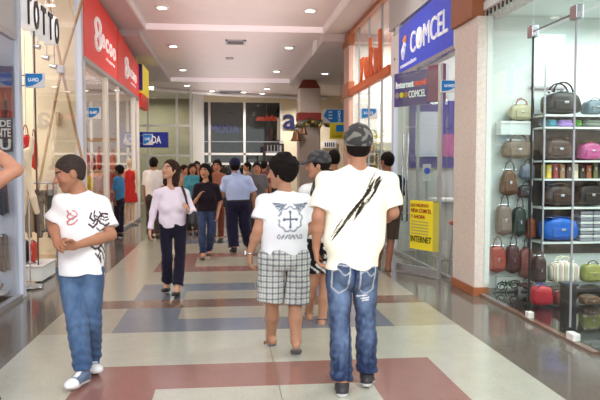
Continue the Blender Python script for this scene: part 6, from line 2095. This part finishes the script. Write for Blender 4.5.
def mannequin(px, py_top, Y, colr, label, dress=0.9, skin=(220, 190, 160)):
    k = CAM_F / Y; x = at(px, py_top, Y).x
    top = at(px, py_top, Y).z
    hd = vec(x, Y, top - 0.12)
    z = lambda f: top * f
    t = thing('mannequin', label, 'mannequin', (x, Y, 0.02))
    V = Vol(vec(x - 0.4, Y - 0.25, 0.0), vec(x + 0.4, Y + 0.25, top + 0.05), 0.016)
    V.ell(hd, vec(0.075, 0.09, 0.115)); V.cone(hd, vec(x, Y, z(0.84)), 0.05, 0.05, 0.02)
    V.ell(vec(x, Y, z(0.74)), vec(0.15, 0.10, 0.18), k=0.03); V.ell(vec(x, Y, z(0.56)), vec(0.14, 0.10, 0.14), k=0.06)
    for q in (-1, 1):
        V.cone(vec(x + q * 0.15, Y, z(0.81)), vec(x + q * 0.21, Y, z(0.63)), 0.045, 0.035, 0.03)
        V.cone(vec(x + q * 0.21, Y, z(0.63)), vec(x + q * 0.17, Y - 0.08, z(0.49)), 0.034, 0.026, 0.02)
        V.cone(vec(x + q * 0.07, Y, z(0.52)), vec(x + q * 0.08, Y, z(0.28)), 0.075, 0.05, 0.02)
        V.cone(vec(x + q * 0.08, Y, z(0.28)), vec(x + q * 0.08, Y, 0.08), 0.048, 0.034, 0.02)
        V.ell(vec(x + q * 0.08, Y - 0.05, 0.065), vec(0.038, 0.10, 0.035), k=0.02)
    V.build('figure', shoem, skin, t)
    V = Vol(vec(x - 0.35, Y - 0.3, 0.1), vec(x + 0.35, Y + 0.3, top), 0.016)
    V.ell(vec(x, Y, z(0.74)), vec(0.17, 0.12, 0.17), k=0.03)
    V.cone(vec(x, Y, z(0.70)), vec(x, Y, z(0.34)), 0.13, 0.22, 0.05, cap=True)
    V.each(lambda D, X, Y_, Z: D + 0.010 * np.sin(X * 45 + 3 * np.sin(Z * 7)))
    V.build('dress', clothm, colr, t)
    MB().box(x - 0.2, x + 0.2, Y - 0.2, Y + 0.2, 0.02, 0.04).build('stand_base', steel, t)


mannequin(86, 164, 14.6, (226, 190, 40), 'mannequin in a yellow dress behind the first pane of the red fascia shop')
mannequin(129, 158, 18.0, (186, 48, 44), 'mannequin in a red dress near the last pane of the red fascia shop')
mannequin(112, 160, 18.4, (160, 70, 60), 'mannequin in a rust dress deeper in the red fascia shop')
mannequin(97, 161, 18.6, (214, 170, 150), 'mannequin in a peach dress at the back of the red fascia shop')

# ================================================================ right: phone shop and juice shop interiors
t = thing('service_desk', 'grey service desk with a white top inside the phone shop', 'desk', (3.9, 10.9, 0))
MB().box(3.45, 5.2, 10.7, 11.2, 0, 0.95).build('desk_body', greyw, t, bevel=0.01)
MB().box(3.40, 5.25, 10.65, 11.25, 0.95, 1.0).build('desk_top', white, t, bevel=0.006)
t = thing('wall_poster', 'large violet and magenta poster on the end wall of the phone shop', 'poster', (3.6, 11.9, 1.8))
MB().box(3.25, 4.3, 11.90, 11.95, 1.5, 2.7).build('poster_board', bluedark, t)
MB().box(3.35, 3.8, 11.885, 11.9, 1.7, 2.5).build('picture_block', rgbm((190, 190, 214)), t)
MB().box(3.85, 4.2, 11.885, 11.9, 1.7, 2.1).build('picture_block', rgbm((170, 80, 140)), t)
t = thing('window_sticker', 'blue and white round sticker notice on the phone shop glass', 'sticker', (3.1, 10.6, 1.4))
a, b = at(423, 164, 10.2), at(431, 181, 10.2)
MB().box(a.x, b.x, 10.2, 10.215, b.z, a.z).build('sheet', white, t)
MB().tube([((a.x + b.x) / 2, 10.19, (a.z * 0.6 + b.z * 0.4)), ((a.x + b.x) / 2, 10.2, (a.z * 0.6 + b.z * 0.4))], 0.05, 16).build('round_mark', bluesign, t)
MB().box((a.x + b.x) / 2 - 0.015, (a.x + b.x) / 2 + 0.015, 10.205, 10.225, 0, b.z).build('stand_pole', steel, t)
t = thing('stool', 'orange bar stool behind the glass beside the granite column', 'stool', (3.25, 9.2, 0))
MB().lathe((3.3, 9.3, 0.70), [(0.16, 0), (0.18, 0.03), (0.17, 0.06), (0.02, 0.07)], 20).build('seat', orange, t, smooth=True)
for k in range(4):
    an_ = PI / 4 + k * PI / 2
    MB().tube([(3.3 + 0.12 * math.cos(an_), 9.3 + 0.12 * math.sin(an_), 0.71), (3.3 + 0.19 * math.cos(an_), 9.3 + 0.19 * math.sin(an_), 0.0)], 0.012, 8).build('leg', steel, t)
ring = [(3.3 + 0.165 * math.cos(u), 9.3 + 0.165 * math.sin(u), 0.25) for u in np.linspace(0, 2 * PI, 21)]
MB().tube(ring, 0.008, 6).build('footrest', steel, t)
t = thing('drinks_fridge', 'grey-green glass fronted fridge inside the juice shop', 'fridge', (3.7, 16.4, 0))
MB().box(3.3, 4.3, 16.2, 16.9, 0, 2.1).build('fridge_body', rgbm((150, 160, 148), 0.3), t, bevel=0.02)
MB().box(3.36, 4.24, 16.18, 16.2, 0.2, 1.9).build('door', rgbm((70, 84, 78), 0.1), t)
MB().tube([(3.42, 16.15, 0.9), (3.42, 16.15, 1.4)], 0.012, 6).build('handle', steel, t)
t = thing('potted_plant', 'tall yellow-green leafy plant inside the juice shop window', 'plant', (3.35, 15.2, 0))
MB().lathe((3.35, 15.3, 0), [(0.14, 0), (0.20, 0.35), (0.21, 0.38), (0.17, 0.38)], 20).build('pot', brick, t, smooth=True)
MB().tube([(3.35, 15.3, 0.3), (3.37, 15.3, 1.2), (3.33, 15.3, 2.1)], [0.03, 0.022, 0.012], 8).build('stem', woodm, t)
m = MB(); rnd = random.Random(8)
for k in range(90):
    c = Vector((3.35 + rnd.uniform(-0.28, 0.28), 15.3 + rnd.uniform(-0.3, 0.3), rnd.uniform(0.9, 2.4)))
    d = Vector((rnd.uniform(-1, 1), rnd.uniform(-1, 1), rnd.uniform(-0.6, 0.5))).normalized()
    s_ = d.cross(Vector((0, 0, 1))).normalized() * 0.035
    m.add([c, c + d * 0.09 + s_, c + d * 0.2, c + d * 0.09 - s_, c + d * 0.09 + Vector((0, 0, 0.015))], [(0, 1, 4), (1, 2, 4), (2, 3, 4), (3, 0, 4), (0, 3, 1), (1, 3, 2)])
m.build('leaves', rgbm((176, 170, 50), 0.6), t)
t = thing('counter', 'white juice counter behind the glass of the orange lettered shop', 'counter', (4.2, 14, 0))
MB().box(3.6, 4.2, 12.6, 15.0, 0, 1.0).build('counter_body', whitew, t, bevel=0.01)
MB().box(3.55, 4.25, 12.55, 15.05, 1.0, 1.05).build('counter_top', orange, t, bevel=0.006)
flag(361, 108, 378, 119, 15.0, 'blue and white blade sign imitating a reflection in the glass of the orange lettered shop', fix=3.02)  # placed behind the glass to imitate a mirrored blade sign

# ================================================================ things people carry
Pb = PEOPLE['blouse']
jb = Pb['j']
t = thing('shoulder_bag', 'black shoulder bag with a long strap carried by the woman in the blouse', 'bag', tuple(np.round(jb['sh_b'] - vec(0, 0, 0.4), 3)))
s0 = Vector(jb['sh_b']) + Vector((-0.03, -0.02, 0.075))
low_ = at(190, 216, 8.12)
MB().tube([s0 + Vector((0, 0.09, -0.04)), s0, at(185.5, 196, 8.03), at(188, 208, 8.0), low_ + Vector((0.0, 0, 0.08))], 0.016, 8).build('strap', black, t, smooth=True)
pillow((low_.x + 0.03, 8.16, low_.z - 0.13), 0.10, 0.26, 0.20, taper=0.15).build('bag_body', black, t, smooth=True)
MB().tube([(low_.x + 0.03, 8.05, low_.z + 0.06), (low_.x + 0.03, 8.27, low_.z + 0.06)], 0.006, 6).build('zipper', steel, t)
Pc = PEOPLE['capboy']
t = thing('backpack', 'small red and black backpack worn low by the boy in the dark cap', 'bag', tuple(at(322, 232, 6.5)))
c = at(323, 234, 6.42)
pillow((c.x, 6.40, c.z), 0.17, 0.12, 0.17, taper=0.1).build('bag_body', black, t, smooth=True)
MB().box(c.x - 0.07, c.x + 0.07, 6.325, 6.345, c.z + 0.07, c.z + 0.13).build('front_pocket', rgbm((190, 50, 44)), t, bevel=0.006)
MB().tube([at(315, 182, 6.52), at(312, 192, 6.40), at(309, 204, 6.42), at(313, 222, 6.44), at(318, 232, 6.42)], 0.020, 8, flat=0.5).build('strap', black, t, smooth=True)
t = thing('wristwatch', 'steel wristwatch on the left wrist of the boy in plaid shorts', 'watch', tuple(np.round(PEOPLE['plaid']['j']['wr_a'], 3)))
wv = PEOPLE['plaid']['j']; ax_ = Vector(wv['ha_a'] - wv['wr_a']).normalized(); wc = Vector(wv['wr_a'])
e1 = ax_.cross(Vector((0, 1, 0))).normalized(); e2 = ax_.cross(e1)
ring = [wc + (e1 * math.cos(u) + e2 * math.sin(u)) * 0.033 for u in np.linspace(0, 2 * PI, 21)]
MB().tube(ring, 0.008, 6).build('bracelet', steel, t, smooth=True)
MB().tube([wc - e1 * 0.034, wc - e1 * 0.044], 0.018, 12).build('dial', white, t)
Pg = PEOPLE['guard']['j']
t = thing('radio_pouch', 'black radio pouch on the belt of the guard', 'pouch', tuple(at(225, 204, 12.0)))
c = at(224.5, 208, 12.05)
pillow((c.x + 0.02, 12.08, c.z), 0.10, 0.08, 0.20).build('pouch', black, t, smooth=True)
MB().tube([(c.x + 0.02, 12.08, c.z + 0.19), (c.x + 0.02, 12.08, c.z + 0.30)], 0.01, 6).build('antenna', black, t)
